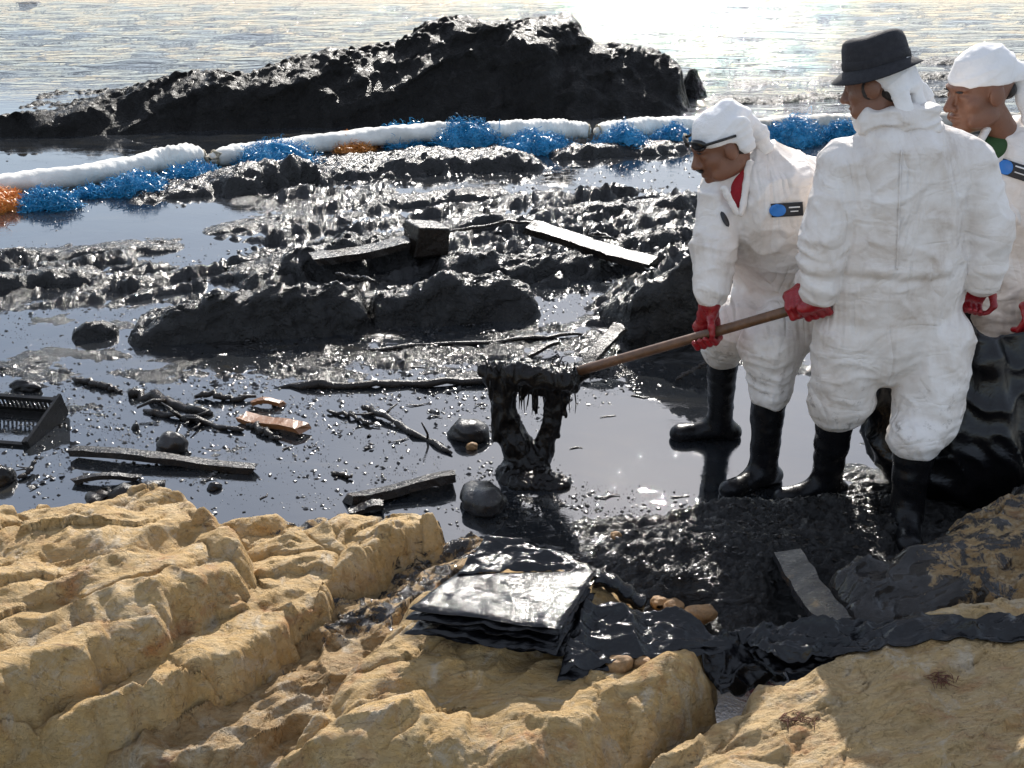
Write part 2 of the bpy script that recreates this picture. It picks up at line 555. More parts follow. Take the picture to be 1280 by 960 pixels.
# black bin-bag plastic
m, nt, b = _mat('black_bag_plastic')
p = _pos(nt)
b.inputs['Base Color'].default_value = (.005, .005, .006, 1)
nt.links.new(_ramp(nt, _noise(nt, 9, 4, .6, .4, p), [(.3, .06), (.7, .15)]), b.inputs['Roughness'])
b.inputs['IOR'].default_value = 1.42
n1 = _bump(nt, _noise(nt, 9, 5, .6, 1.2, p), .003)
n2_ = _bump(nt, _noise(nt, 45, 4, .65, .8, _pos(nt, (1, 3, 1), .5)), .0022, 1.0, n1)
nt.links.new(n2_, b.inputs['Normal'])
M['bag'] = m

# white coverall fabric, crinkled paper-like, a little light passes through
m, nt, b = _mat('white_coverall_fabric')
p = _pos(nt)
dirt = _ramp(nt, _noise(nt, 5, 6, .65, .4, p), [(.40, (.82, .78, .75)), (.56, (.74, .68, .63)), (.74, (.50, .42, .35))])
spot = _ramp(nt, _noise(nt, 21, 5, .7, .2, p), [(.57, 0.0), (.67, .85)])
low = nt.nodes.new('ShaderNodeSeparateXYZ'); nt.links.new(p, low.inputs[0])
spot = _math(nt, 'MULTIPLY', spot, _ramp(nt, low.outputs[2], [(.25, 1.0), (.75, .05)]))
c = _mix(nt, spot, dirt, (.10, .07, .05))
nt.links.new(c, b.inputs['Base Color'])
b.inputs['Roughness'].default_value = .48
b.inputs['Specular IOR Level'].default_value = .35
cr = nt.nodes.new('ShaderNodeTexVoronoi'); cr.feature = 'F1'; cr.inputs['Scale'].default_value = 17
wv = nt.nodes.new('ShaderNodeTexNoise'); wv.inputs['Scale'].default_value = 9; wv.inputs['Detail'].default_value = 4
nt.links.new(p, wv.inputs['Vector'])
ad = nt.nodes.new('ShaderNodeVectorMath'); ad.operation = 'MULTIPLY_ADD'
nt.links.new(wv.outputs['Color'], ad.inputs[0]); ad.inputs[1].default_value = (.25, .25, .25); nt.links.new(p, ad.inputs[2])
nt.links.new(ad.outputs[0], cr.inputs['Vector'])
def crease(scale, stretch, rot, wid):
    q = _noise(nt, scale, 2, .5, 1.1, _pos(nt, stretch, rot))
    return _ramp(nt, _math(nt, 'ABSOLUTE', _math(nt, 'SUBTRACT', q, .5)), [(0, 0.0), (wid, 1.0)])
n1 = _bump(nt, crease(4.2, (1.7, 1, .55), .5, .30), .012)
n1 = _bump(nt, crease(7.5, (.7, 1, 1.5), -.4, .26), .0035, 1.0, n1)
n2_ = _bump(nt, _noise(nt, 38, 5, .6, .9, p), .002, 1.0, n1)
nt.links.new(n2_, b.inputs['Normal'])
tr = nt.nodes.new('ShaderNodeBsdfTranslucent'); nt.links.new(c, tr.inputs['Color'])
mx = nt.nodes.new('ShaderNodeMixShader'); mx.inputs[0].default_value = .10
nt.links.new(b.outputs[0], mx.inputs[1]); nt.links.new(tr.outputs[0], mx.inputs[2])
nt.links.new(mx.outputs[0], nt.nodes['Material Output'].inputs['Surface'])
M['suit'] = m

M['scarf'] = simple('white_cotton_scarf', (.78, .76, .75), .75, .05, 12, .003, 60)
M['skin'] = simple('brown_skin', (.17, .072, .040), .42, .14, 16, .0012, 160)
M['hair'] = simple('black_hair', (.016, .012, .010), .45, .3, 60, .004, 200)
M['glove'] = simple('red_rubber_glove', (.24, .010, .014), .30, .25, 22, .003, 45)
M['boot'] = simple('black_rubber_boot', (.006, .006, .007), .28, .3, 18, .002, 40, spec=.25)
M['boottoe'] = simple('muddy_boot_toe', (.045, .043, .040), .3, .3, 30, .002, 60)
M['hat'] = simple('black_cotton_hat', (.012, .012, .016), .8, .2, 40, .002, 180)
M['lens'] = simple('dark_sunglass_lens', (.006, .006, .007), .06, .1, 5)
M['redshirt'] = simple('red_cotton', (.30, .008, .016), .8, .15, 40, .002, 200)
M['greenshirt'] = simple('green_cotton', (.02, .06, .015), .8, .15, 40, .002, 200)
M['patchblue'] = simple('blue_print', (.02, .16, .50), .4, .06, 10)
M['patchblack'] = simple('black_print', (.012, .012, .016), .4, .1, 10)
M['patchwhite'] = simple('white_print', (.7, .7, .7), .5, .05, 10)
M['handle'] = simple('worn_wood_handle', (.115, .055, .026), .38, .35, 26, .002, 90)
M['steel'] = simple('oiled_steel', (.02, .018, .017), .25, .3, 20, .002, 60)
M['brownwood'] = simple('wet_brown_wood', (.17, .070, .022), .35, .3, 24, .003, 70)
M['tanwood'] = simple('light_wood', (.34, .22, .12), .5, .3, 24, .003, 70)
M['boom'] = simple('white_boom_cloth', (.70, .68, .63), .7, .20, 5, .008, 24)
M['boomstain'] = simple('stained_boom_cloth', (.40, .37, .32), .6, .45, 6, .006, 24)
M['bluenet'] = simple('blue_plastic_mesh', (.018, .235, .45), .25, .35, 30, 0)
M['orangenet'] = simple('orange_plastic_mesh', (.62, .24, .045), .3, .35, 30, 0)
M['stone'] = simple('wet_grey_stone', (.014, .012, .011), .3, .35, 20, .004, 50)
M['brick'] = simple('broken_tan_stone', (.27, .155, .065), .6, .35, 25, .006, 60)
M['rope'] = simple('rope', (.35, .30, .22), .8, .3, 60, .003, 200)
M['weed'] = simple('dry_brown_weed', (.11, .035, .015), .7, .4, 60, .003, 120)
# ------------------------------------------------------------------ the setting: sea
def fan(ys, us, X0=0.0):
    """grid whose rows are given distances and whose columns fan out; returns X, Y"""
    Y = np.repeat(np.asarray(ys)[:, None], len(us), 1)
    return (Y + 1.5) * np.asarray(us)[None, :] + X0, Y

def rows_from_pixels(y0, y1, step):
    return np.array([G(640, y)[1] for y in np.arange(y0, y1, -step)])

ys = np.concatenate([[-4.0, -1.0, 1.0], rows_from_pixels(820, 2, 1.9), np.geomspace(30, 3500, 60)])
X, Y = fan(ys, np.linspace(-.80, .80, 340))
opn = sstep(11.0, 14.5, Y + .25 * X)
near = 1 - sstep(45, 120, Y)
Z = opn * near * (.034 * fbm2(X * .42 + .15 * Y, Y * 1.15, 3) + .020 * n2(X * 1.3 - Y * .3, Y * 2.6))
Z += (1 - opn) * .0012 * n2(X * 1.4, Y * 2.0)
Z += .05 * opn * near * np.maximum(0, n2(X * .12 + 3, Y * .62 + X * .06)) ** 2
sea = mesh_obj('sea', np.stack([X, Y, Z], -1).reshape(-1, 3), grid_faces(*X.shape), M['water'], attrs={'open': opn})
tag(sea, 'sheltered oily pool and pale rippled sea behind it', 'sea', kind='structure')

# ------------------------------------------------------------------ the setting: oily mud flat rising here and there out of the pool
def blobs(px, py, lst):
    s = np.zeros(px.shape)
    for x, y, rx, ry, a in lst:
        s += a * np.exp(-(((px - x) / rx) ** 2 + ((py - y) / ry) ** 2))
    return s

def to_px(X, Y, Z):
    d = Y * CP - (Z - CAM_H) * SP
    return 640 + FPX * X / d, 480 - FPX * (Y * SP + (Z - CAM_H) * CP) / d

MUD = [(820, 345, 110, 75, 1.0), (640, 305, 250, 60, .95), (560, 440, 240, 34, .62), (300, 470, 300, 26, .45), (90, 350, 140, 40, .85),
       (250, 572, 80, 9, .75), (60, 465, 90, 40, .45), (880, 725, 190, 70, 1.5), (1040, 690, 230, 55, 1.3), (1200, 640, 200, 60, 1.4),
       (480, 225, 260, 34, .9), (800, 205, 130, 26, .9), (330, 300, 160, 34, .45), (100, 590, 90, 9, .5), (760, 470, 80, 26, .5),
       (660, 620, 55, 34, .55), (860, 655, 150, 12, .60), (960, 445, 90, 50, .8),
       (850, 550, 140, 62, -2.0), (140, 283, 170, 24, -1.3), (440, 600, 210, 56, -1.2), (560, 240, 80, 14, -.9), (700, 345, 90, 16, -.8),
       (60, 620, 160, 44, -1.0), (720, 225, 110, 10, -.9)]
ys = rows_from_pixels(845, 186, 1.6)
X, Y = fan(ys, np.linspace(-.60, .62, 560))
PX, PY = to_px(X, Y, 0 * X)
mask = blobs(PX, PY, MUD)
fade = sstep(9.6, 8.6, Y)
nse = fbm2(X * 2.6 + Y * .8, Y * 4.6, 5, .55)
Z = .034 * (mask * .95 - .36 + nse * 1.7) + np.clip(mask, 0, 1.4) * (.016 * ridge2(X * 9 + Y * 3, Y * 15, 3) + .013 * n2(X * 19 + 3 * nse, Y * 26) + .010 * n2(X * 40, Y * 52) + .014 * fbm2(X * 7, Y * 10, 3, .6)) - .010
Z += .05 * np.clip(mask - 1.0, 0, 1)
reef = blobs(PX, PY, [(560, 300, 330, 80, 1.0), (800, 320, 140, 90, .9), (450, 215, 330, 36, 1.0), (780, 200, 140, 30, .9), (60, 345, 150, 45, .9), (330, 330, 160, 60, .6), (140, 283, 170, 20, -1.2), (560, 240, 90, 12, -.8), (720, 228, 110, 9, -.8), (300, 262, 120, 12, -.5)])
reef = np.clip(reef, 0, 1.1)
aw = X * .80 + Y * .60; cw = -X * .60 + Y * .80
rl = ridge2(aw * .9 + .6 * nse, cw * 2.6 + .5 * nse, 3, .5) - .52
rl = rl + .26 * n2(aw * 2.0, cw * 6.5) + .10 * n2(aw * 6, cw * 11)
Z += reef * (.20 * rl - .005)
Z = np.where(fade > 0, Z, -.1) - (1 - fade) * .1
mud = mesh_obj('mud_flat', np.stack([X, Y, Z], -1).reshape(-1, 3), grid_faces(*X.shape), M['mud'])
tag(mud, 'black oil-soaked mud and weed lying in the pool', 'mud', kind='structure')
MUDGRID = (ys, Z, X)
def mud_z(x, y):
    i = int(np.argmin(np.abs(ys_mud - y))); j = int(np.argmin(np.abs(MUDGRID[2][i] - x)))
    return max(0.0, float(MUDGRID[1][i, j]))
ys_mud = ys

# ------------------------------------------------------------------ dark rocks
def rock(name, label, p1, p2, depth, crest, front=.25, seed=0, res=.02, mat='oilrock', cat='rock', rough=.18, strata=.65, group=None, pow_=1.0, lean=0.0, dip=.35, ends=(.10, .90), plate=.16, jag=.20, blur=0, taper=0.0):
    """ridge of rock: foot line from pixel p1 to p2, steep near face, crest heights along it, falling back over depth metres"""
    a = G(*p1)[:2]; b = G(*p2)[:2]
    L = np.linalg.norm(b - a); e = (b - a) / L; f = np.array([-e[1], e[0]])
    if f[1] < 0: f = -f
    nu = int(min(520, max(24, L * 1.16 / res))); nv = int(min(300, max(18, depth * 1.3 / res)))
    u, v = np.meshgrid(np.linspace(-.08, 1.08, nu), np.linspace(-.18, 1.12, nv))
    wx, wy = a[0] + e[0] * u * L + f[0] * v * depth, a[1] + e[1] * u * L + f[1] * v * depth
    o = seed * 13.7
    H = max(crest)
    wu = u + .06 * fbm2(wx * 1.7 / max(H, .2) * .5 + o, wy * 2 + o, 4) * min(1, .5 / L + .5)
    qq = min(1.0, (.30 / H) ** .55)
    wv = v + .16 * qq * fbm2(wx * 2.2 * qq + o + 5, wy * 2.2 * qq + o, 4) + .05 * qq ** 2 * n2(wx * 9 * qq + o, wy * 9 * qq)
    cz = np.interp(wu, np.linspace(0, 1, len(crest)), crest)
    if taper: wv = wv / np.clip(cz / H, .22, 1) ** taper
    env = sstep(-.02, ends[0], wu) * sstep(1.02, ends[1], wu)
    up = sstep(-.06, front, wv) ** pow_
    dn = np.clip((1.0 - wv) / (1.0 - front), 0, 1) ** .8
    z = cz * env * np.minimum(up, np.where(wv > front, dn, 1))
    # bedding: tilted plates that break the top into ledges
    w = wx * e[0] + wy * e[1]; c = wx * f[0] + wy * f[1]
    c2 = c - dip * w
    st = ridge2(w * .9 / max(H, .15) * .22 + o, c2 * 2.6 / max(H, .12) * .22, 5, .58) - .55
    led = n2(w * 1.1 + o, c2 * 5.5); led = led + .5 * n2(w * 3.1 + o, c2 * 12)
    q = (.28 / H) ** .75
    z = z * (1 + strata * st * .9) + H * rough * env * up * (led * .45 + 1.0 * fbm2(wx * 5.0 * q + o, wy * 7.0 * q, 5, .55))
    z = z + H * jag * env * up * (ridge2(w * 2.2 * q + o, c2 * 6.5 * q, 5, .62) - .55)
    z = z + H * .05 * env * np.abs(n2(wx * 24 * q, wy * 30 * q + o)) * up
    z = z - .06 * (1 - env * np.clip(up * 1.3, 0, 1)) - .10 * sstep(.95, 1.1, v) - .02
    for _ in range(blur):
        zp_ = np.pad(z, 1, mode='edge')
        z = (zp_[:-2, 1:-1] + zp_[2:, 1:-1] + zp_[1:-1, :-2] + zp_[1:-1, 2:] + 2 * z) / 6
    wy = wy - lean * np.clip(z, 0, 9)
    bed = z - .30 * w + .10 * fbm2(wx * 1.5, wy * 1.5 + o, 3)                # plates stick out of the faces
    rd = ridge2(w * .8 / H * .3 + o, bed * 2.2 / H + o, 3, .6) - .5 + .5 * n2(w * 2 / H * .3, bed * 7 / H)
    wy = wy - H * plate * rd * env * up
    wx = wx + H * .06 * n2(w * 3 / H * .3, bed * 6 / H + 4) * env
    keep = z > -.075
    fc = grid_faces(nv, nu)
    fc = fc[keep.ravel()[fc].any(1)]
    vs = np.stack([wx, wy, z], -1).reshape(-1, 3)
    used = np.unique(fc); re = np.full(len(vs), -1); re[used] = np.arange(len(used))
    ob = mesh_obj(name, vs[used], re[fc], M[mat])
    return tag(ob, label, cat, group)

sil = [(0, 128), (60, 124), (110, 108), (150, 92), (200, 82), (240, 77), (272, 89), (300, 80), (340, 70), (400, 60), (450, 50), (490, 44), (520, 24), (570, 10),
       (625, 12), (660, 16), (700, 9), (735, 11), (752, 44), (768, 54), (800, 46), (830, 50), (848, 60), (862, 92)]
sx = np.linspace(-60, 868, 40)
sy = np.interp(sx, [s[0] for s in sil], [s[1] for s in sil])
yb = np.interp(sx, [-60, 868], [176, 143])
crest = [float(J(x, y, G(x, b_)[1] + 1.0)[2]) * 0.93 for x, y, b_ in zip(sx, sy, yb)]
rock('sea_rock', 'long black wet rock ridge rising from the sea behind the white boom', (-60, 176), (868, 143), 3.2, crest, .40, 3, .022, 'farrock', rough=.022, strata=.20, pow_=.8, dip=.3, ends=(.06, .985), plate=.18, jag=.09, blur=0, taper=.8)

rock('rock_outcrop', 'low black slab lying just behind the pale pool, under the blue netting', (150, 262), (430, 232), 1.1, [.02, .05, .12, .22, .22, .12], .22, 5, .018, dip=.5)
rock('rock_outcrop', 'dark ledge running beneath the orange netting and the boom', (380, 232), (700, 214), 1.3, [.03, .10, .12, .18, .11, .15, .05], .2, 8, .018, dip=.5)
rock('rock_outcrop', 'low dark ledge in front of the two netting clumps beside the bending worker', (690, 205), (885, 190), .8, [.05, .13, .10, .12, .06], .25, 9, .018)
rock('rock_outcrop', 'flat black reef strip in the pool right of the mirror-calm water', (440, 268), (660, 248), .55, [.03, .09, .06, .08, .04], .3, 11, .018)
rock('rock_outcrop', 'small flat reef beside the pale pool below the netting', (250, 300), (400, 276), .4, [.02, .06, .05, .02], .3, 14, .018)
rock('rock_outcrop', 'low broken black rocks at the edge of the pool across from the crate', (-40, 384), (150, 352), .62, [.10, .15, .10, .12, .08, .03], .25, 15, .014)
rock('rock_outcrop', 'thin dark reef behind the broken low rocks', (-40, 338), (250, 316), .5, [.06, .09, .05, .07, .05, .02], .3, 16, .016)
rock('rock_outcrop', 'big black rounded rock with a shadowed face above the floating sticks', (140, 442), (480, 418), .62, [.05, .16, .24, .28, .27, .22], .30, 18, .010, rough=.16, strata=.6, pow_=.8)
rock('rock_outcrop', 'black rock ledge adjoining the big shadowed rock, behind the thin pole', (455, 416), (690, 398), .60, [.16, .20, .26, .24, .20, .10], .22, 20, .010, rough=.20, strata=.65, pow_=.8)
rock('rock_outcrop', 'rough black rock heap below the tarred block', (290, 372), (560, 330), .75, [.05, .12, .18, .24, .20, .12], .25, 21, .012, rough=.16)
rock('rock_outcrop', 'jagged black rock shelf beneath the long plank', (540, 366), (790, 350), .75, [.10, .20, .14, .17, .13, .04], .25, 23, .012, rough=.17)
rock('rock_outcrop', 'low black rock knob behind the long plank', (570, 296), (690, 284), .5, [.06, .12, .09, .04], .3, 24, .015, rough=.15)
rock('rock_outcrop', 'dark weedy rocks beside the bending worker\'s shoulder', (700, 282), (900, 268), .55, [.05, .12, .08, .15, .10], .3, 25, .014, rough=.2)
rock('rock_outcrop', 'dark broken ledge behind the bending worker\'s arm', (740, 322), (900, 308), .5, [.03, .10, .12, .14], .3, 26, .014, rough=.2)
rock('boulder', 'blocky black boulder behind the shovel handle and red glove', (776, 436), (930, 420), .62, [.20, .36, .48, .54, .5], .16, 27, .010, rough=.07, strata=.25, pow_=.55, lean=.1)
rock('stone', 'round black stone beside the big shadowed rock', (84, 430), (152, 424), .24, [.05, .11, .11, .06], .4, 28, .010, cat='stone', rough=.1)
rock('stone', 'dark stone just visible behind the boom at the foot of the sea rock', (520, 152), (575, 150), .4, [.08, .22, .20, .08], .4, 29, .014, cat='stone', rough=.08)
rock('reef', 'small black rock standing off the end of the sea rock', (862, 124), (890, 122), .5, [.1, .34, .3, .12], .4, 30, .02, 'farrock', cat='rock')
rock('reef', 'weedy reef line in the bright shallows behind the workers', (868, 132), (1290, 122), .7, [.03, .06, .03, .07, .04, .08, .05, .09, .06], .4, 31, .025, 'farrock', cat='reef', rough=.4)
rock('reef', 'thin weed line awash farther out in the sun-glittering shallows', (900, 112), (1300, 96), .9, [.02, .05, .02, .05, .03, .06, .03, .06], .4, 32, .03, 'farrock', cat='reef', rough=.4)
rock('reef', 'scrap of weed floating in the bright water behind the boom', (874, 138), (935, 136), .18, [.01, .03, .02], .4, 33, .02, 'farrock', cat='reef', rough=.4)
rock('reef', 'low reef breaking the surface far out beyond the worker with the badge', (1040, 88), (1300, 78), 1.0, [.02, .05, .03, .07, .05], .4, 34, .035, 'farrock', cat='reef', rough=.4)
rock('reef', 'dark weed patch far out on the pale open sea', (20, 7), (62, 5), 1.2, [.02, .05, .03], .4, 35, .06, 'farrock', cat='reef', rough=.4)

# ------------------------------------------------------------------ yellow foreground rocks
def slab(name, label, poly, z0, slope=(0, 0), org=(0, 2.6), zb=-.12, edge=.10, h=.005, seed=0, lump=(.05, .26, .11, -.25), strata=.012, sdir=.9,
         mat='sand', oilf=None, cat='rock', fine=1.0, warp=.07, extra=(), roundp=2.0, lean=.75):
    pts = np.array([G(x, y, z0 * .9) for x, y in poly])
    lo = pts.min(0) - .05; hi = pts.max(0) + .05
    x, y = np.meshgrid(np.arange(lo[0], hi[0], h), np.arange(lo[1], hi[1], h))
    o = seed * 7.7
    w1 = fbm2(x * 4 + o, y * 4, 3); w2 = fbm2(x * 4, y * 4 + o + 9, 3)
    sd = poly_sd(x + warp * w1, y + warp * w2, pts[:, :2]) + .028 * fbm2(x * 11 + o, y * 11, 4)
    d = -sd
    prof = 1 - (1 - np.clip(d / edge, 0, 1)) ** roundp
    top = z0 + slope[0] * (x - org[0]) + slope[1] * (y - org[1]) + .03 * fbm2(x * 1.9 + o, y * 1.9, 3)
    ca, sa = math.cos(sdir), math.sin(sdir)
    al = x * ca + y * sa; ac = -x * sa + y * ca
    A, l1, l2, ang = lump
    cx, sx_ = math.cos(ang), math.sin(ang)
    def relief(x, y):
        w1 = fbm2(x * 4 + o, y * 4, 3); w2 = fbm2(x * 4, y * 4 + o + 9, 3)
        al = x * ca + y * sa; ac = -x * sa + y * ca
        lu = (x * cx + y * sx_) + .10 * w1; lv = (-x * sx_ + y * cx) + .05 * w2
        f1, f2, idv = worley2(lu / l1 + o, lv / l2, 1.0)
        h = A * np.clip(1 - (f1 / .9) ** 2, 0, 1) * (.30 + .9 * idv)
        g1, g2, gi = worley2(lu / (l1 * .5) + o + 31, lv / (l2 * .55) + 7, 1.0)
        h = h + A * .38 * np.clip(1 - (g1 / .9) ** 2, 0, 1) * gi * sstep(-.15, .25, w1)
        rib = 1 - np.abs(n2(al * 1.3 + o + .6 * w2, ac * 6.0 + .9 * w1))
        h = h + strata * 2.2 * (rib ** 1.5 - .5) + .022 * fbm2(x * 4.5 + o, y * 6, 2)
        cr = np.exp(-((f2 - f1) / .035) ** 2) * (idv > .55)
        return h - .010 * cr, w1, al, ac
    h0, w1, al, ac = relief(x, y)
    hh = lean * np.clip(h0, -.02, .12)
    pil, w1, al, ac = relief(x - hh * .72, y + hh * .69)           # lumps overhang towards the near side
    st = ridge2(al * 1.6 + o, ac * 16 + .8 * w1, 4, .6) - .55
    z = zb + (top - zb) * prof + prof * (pil + strata * .9 * st * sstep(-.3, .3, w1 + .05) + fine * (.006 * fbm2(x * 13, y * 13 + o, 4, .6) + .0016 * n2(x * 60, y * 60)))
    for (ex, ey, ea, er1, er2, ean) in extra:                    # single bulges (or hollows): pixel, height, half axes, turn
        c = G(ex, ey, z0)
        q, r = x - c[0], y - c[1]
        uu = (q * math.cos(ean) + r * math.sin(ean)) / er1; vv = (-q * math.sin(ean) + r * math.cos(ean)) / er2
        z = z + ea * np.clip(1 - uu * uu - vv * vv, 0, 1) ** .8 * prof
    ol = np.zeros_like(x) if oilf is None else oilf(x, y, z)
    keep = d > -.012
    fc = grid_faces(*x.shape); fc = fc[keep.ravel()[fc].all(1)]
    vs = np.stack([x, y, z], -1).reshape(-1, 3)
    used = np.unique(fc); re = np.full(len(vs), -1); re[used] = np.arange(len(used))
    ob = mesh_obj(name, vs[used], re[fc], M[mat], attrs={'oil': ol.ravel()[used]})
    SURF.append((lo, h, np.where(keep, z, -9), x.shape))
    return tag(ob, label, cat)

SURF = []
def surf_z(x, y):
    """height of the rock under a point"""
    best = 0.0
    for lo, h, z, sh in SURF:
        j = int(round((x - lo[0]) / h)); i = int(round((y - lo[1]) / h))
        if 0 <= i < sh[0] and 0 <= j < sh[1]: best = max(best, float(z[i, j]))
    return best

shore = lambda a, b: (lambda x, y, z: .62 * sstep(a, b, y - .25 * np.sin(x * 3)) * sstep(.30, .05, z - .10) + .30 * sstep(a + .1, b, y))
slab('rock_shelf', 'brown flaky layered rock in the gully between the yellow ledges', [(-60, 1010), (300, 800), (430, 735), (520, 680), (600, 655), (720, 700), (760, 800), (500, 1010)],
     .13, (0, .02), edge=.16, seed=3, lump=(.03, .20, .07, .5), strata=.030, sdir=.72, mat='sandflaky', oilf=lambda x, y, z: .34 * sstep(2.2, 3.0, y) + .18, h=.005)
slab('rock_ledge', 'row of rounded yellow rock lumps along the gully beside the big slab',
     [(-60, 1005), (0, 962), (120, 932), (191, 903), (305, 852), (350, 815), (365, 788), (428, 757), (446, 728), (500, 700), (560, 672), (575, 650), (545, 640), (480, 645), (400, 642), (330, 650), (250, 655), (240, 700), (240, 760), (120, 860), (0, 930), (-60, 960)],
     .25, (.02, -.03), edge=.085, seed=6, lump=(.080, .24, .15, .55), strata=.010, sdir=.9, oilf=shore(3.0, 3.5), h=.0045, roundp=2.6)
slab('rock_slab', 'big lumpy yellow sandstone slab at the edge of the oily pool',
     [(-160, 1010), (-60, 965), (0, 931), (78, 890), (156, 853), (227, 817), (273, 778), (334, 740), (342, 712), (318, 690), (286, 668), (270, 636), (225, 628), (150, 634), (60, 655), (0, 664), (-160, 690)],
     .34, (-.03, -.05), edge=.12, seed=12, lump=(.085, .36, .14, .62), strata=.016, sdir=.9, oilf=shore(3.0, 3.45), h=.0045, roundp=2.8,
     extra=[(90, 690, .05, .34, .16, .1), (250, 650, .04, .16, .12, .3), (60, 870, -.02, .4, .2, .7)])
slab('rock_ledge', 'smooth tan rock ledge carrying the black plastic bags',
     [(240, 1010), (345, 905), (400, 830), (500, 745), (560, 700), (640, 660), (700, 684), (760, 722), (830, 752), (893, 768), (916, 800), (914, 862), (860, 902), (800, 938), (740, 985), (720, 1010)],
     .26, (.02, .02), edge=.20, seed=17, lump=(.040, .40, .15, .45), strata=.016, sdir=.75, mat='sand', oilf=lambda x, y, z: .50 * sstep(2.9, 3.35, y) * sstep(.1, .5, x + .3), h=.0045, roundp=2.6,
     extra=[(450, 930, .06, .25, .12, .6), (860, 850, .04, .3, .09, .5), (625, 770, .05, .36, .22, .1)])
slab('rock_slab', 'broad pale sandstone slab with fine grooves in front of the trailing bag',
     [(700, 1030), (770, 962), (860, 908), (930, 868), (1000, 836), (1100, 806), (1280, 776), (1440, 745), (1500, 1030)],
     .22, (.16, -.05), org=(.6, 2.4), edge=.07, seed=22, lump=(.022, .40, .10, .50), strata=.020, sdir=.50, mat='sandpale', oilf=lambda x, y, z: .12 + 0 * x, h=.005, fine=1.3)
slab('oily_boulder', 'brown boulder streaked with black oil beside the standing worker\'s boots',
     [(1005, 700), (1040, 676), (1110, 668), (1190, 640), (1280, 600), (1420, 560), (1460, 760), (1280, 796), (1150, 796), (1050, 790), (1010, 760)],
     .24, (.10, .12), org=(1.2, 3.1), edge=.20, seed=29, lump=(.05, .24, .12, .35), strata=.020, sdir=.35, mat='sandflaky', oilf=lambda x, y, z: .58 + .2 * sstep(1.5, 1.1, x) - .14 * sstep(1.30, 1.65, x) * sstep(3.4, 3.1, y), h=.0055)
# ------------------------------------------------------------------ white boom floating across the pool
def boom(label, pts, r, mat='boom', seed=0, group=None):
    """sausage of white cloth along pixels of the water line"""
    P = np.array([G(x, y, z) for x, y, z in pts]); R = np.array(r, float)
    t = np.linspace(0, 1, len(P)); tt = np.linspace(0, 1, 90)
    C = np.stack([np.interp(tt, t, P[:, k]) for k in range(3)], 1)
    for _ in range(6): C[1:-1] = (C[:-2] + 2 * C[1:-1] + C[2:]) / 4
    rr = np.interp(tt, t, R) * (1 + .10 * n2(tt * 14 + seed, tt * 0 + seed) + .05 * n2(tt * 40 + seed, tt * 0))
    rr = rr * np.clip(np.minimum(tt, 1 - tt) * 22, .25, 1) ** .5
    seg = 20; vs = []
    for i in range(90):
        d = unit0(C[min(i + 1, 89)] - C[max(i - 1, 0)]); a = unit0(np.cross(d, (0, 0, 1))); b = np.cross(a, d)
        for k in range(seg):
            an = 2 * math.pi * k / seg
            q = 1 + .05 * math.sin(3 * an + tt[i] * 30 + seed) + .04 * math.sin(tt[i] * 160 + 2 * an)
            vs.append(C[i] + rr[i] * q * (a * math.cos(an) + .86 * b * math.sin(an)))
    fs = [(i * seg + k, i * seg + (k + 1) % seg, (i + 1) * seg + (k + 1) % seg, (i + 1) * seg + k) for i in range(89) for k in range(seg)]
    fs += [tuple(range(seg))[::-1], tuple(89 * seg + k for k in range(seg))]
    o = empty('oil_boom', C[0] * [1, 1, 0]); tag(o, label, 'boom', group)
    mesh_obj('sleeve', vs, fs, M[mat], o)
    for i in (2, 87):
        d = unit0(C[min(i + 1, 89)] - C[i - 1]); a = unit0(np.cross(d, (0, 0, 1))); b = np.cross(a, d)
        MB().tube([C[i] + (rr[i] + .004) * (a * math.cos(k) + .86 * b * math.sin(k)) for k in np.linspace(0, 2 * math.pi, 17)], .012, 6).build('tie_cord', M['rope'], o, True)
    return o
def unit0(v):
    v = np.array(v, float); return v / (np.linalg.norm(v) + 1e-9)
boom('white boom section lying beside the orange clump, swollen at the tied end', [(-90, 240, .06), (0, 231, .06), (90, 221, .07), (160, 210, .07), (200, 201, .08), (232, 196, .10), (258, 196, .08)], [.10, .10, .105, .11, .125, .145, .08], seed=1)
boom('white boom section running behind the single blue netting heap and long orange clump', [(262, 198, .07), (320, 190, .07), (390, 180, .08), (470, 171, .10), (545, 165, .12), (600, 163, .13)], [.10, .11, .10, .11, .11, .10], seed=4)
boom('white boom section stretched over the rocks between the blue netting heaps', [(602, 164, .13), (650, 163, .14), (700, 162, .14), (738, 164, .12)], [.10, .12, .12, .09], seed=7)
boom('white boom section ending behind the bending worker\'s headscarf', [(744, 165, .10), (800, 160, .11), (860, 158, .11), (930, 160, .10)], [.10, .12, .12, .10], seed=11)
boom('stained grey boom section lying between the bending worker and the hat', [(925, 162, .10), (980, 158, .10), (1040, 154, .10), (1110, 152, .10), (1290, 150, .10)], [.11, .12, .11, .10, .10], 'boomstain', seed=15)
MB().tube([G(256, 196, .08), G(262, 199, .12), G(270, 198, .10), G(276, 192, .13), G(268, 190, .16)], .013, 6).build('rope', M['rope'], None, True)
tag(bpy.data.objects['rope'], 'knotted rope end tying the swollen boom section to the next', 'rope')

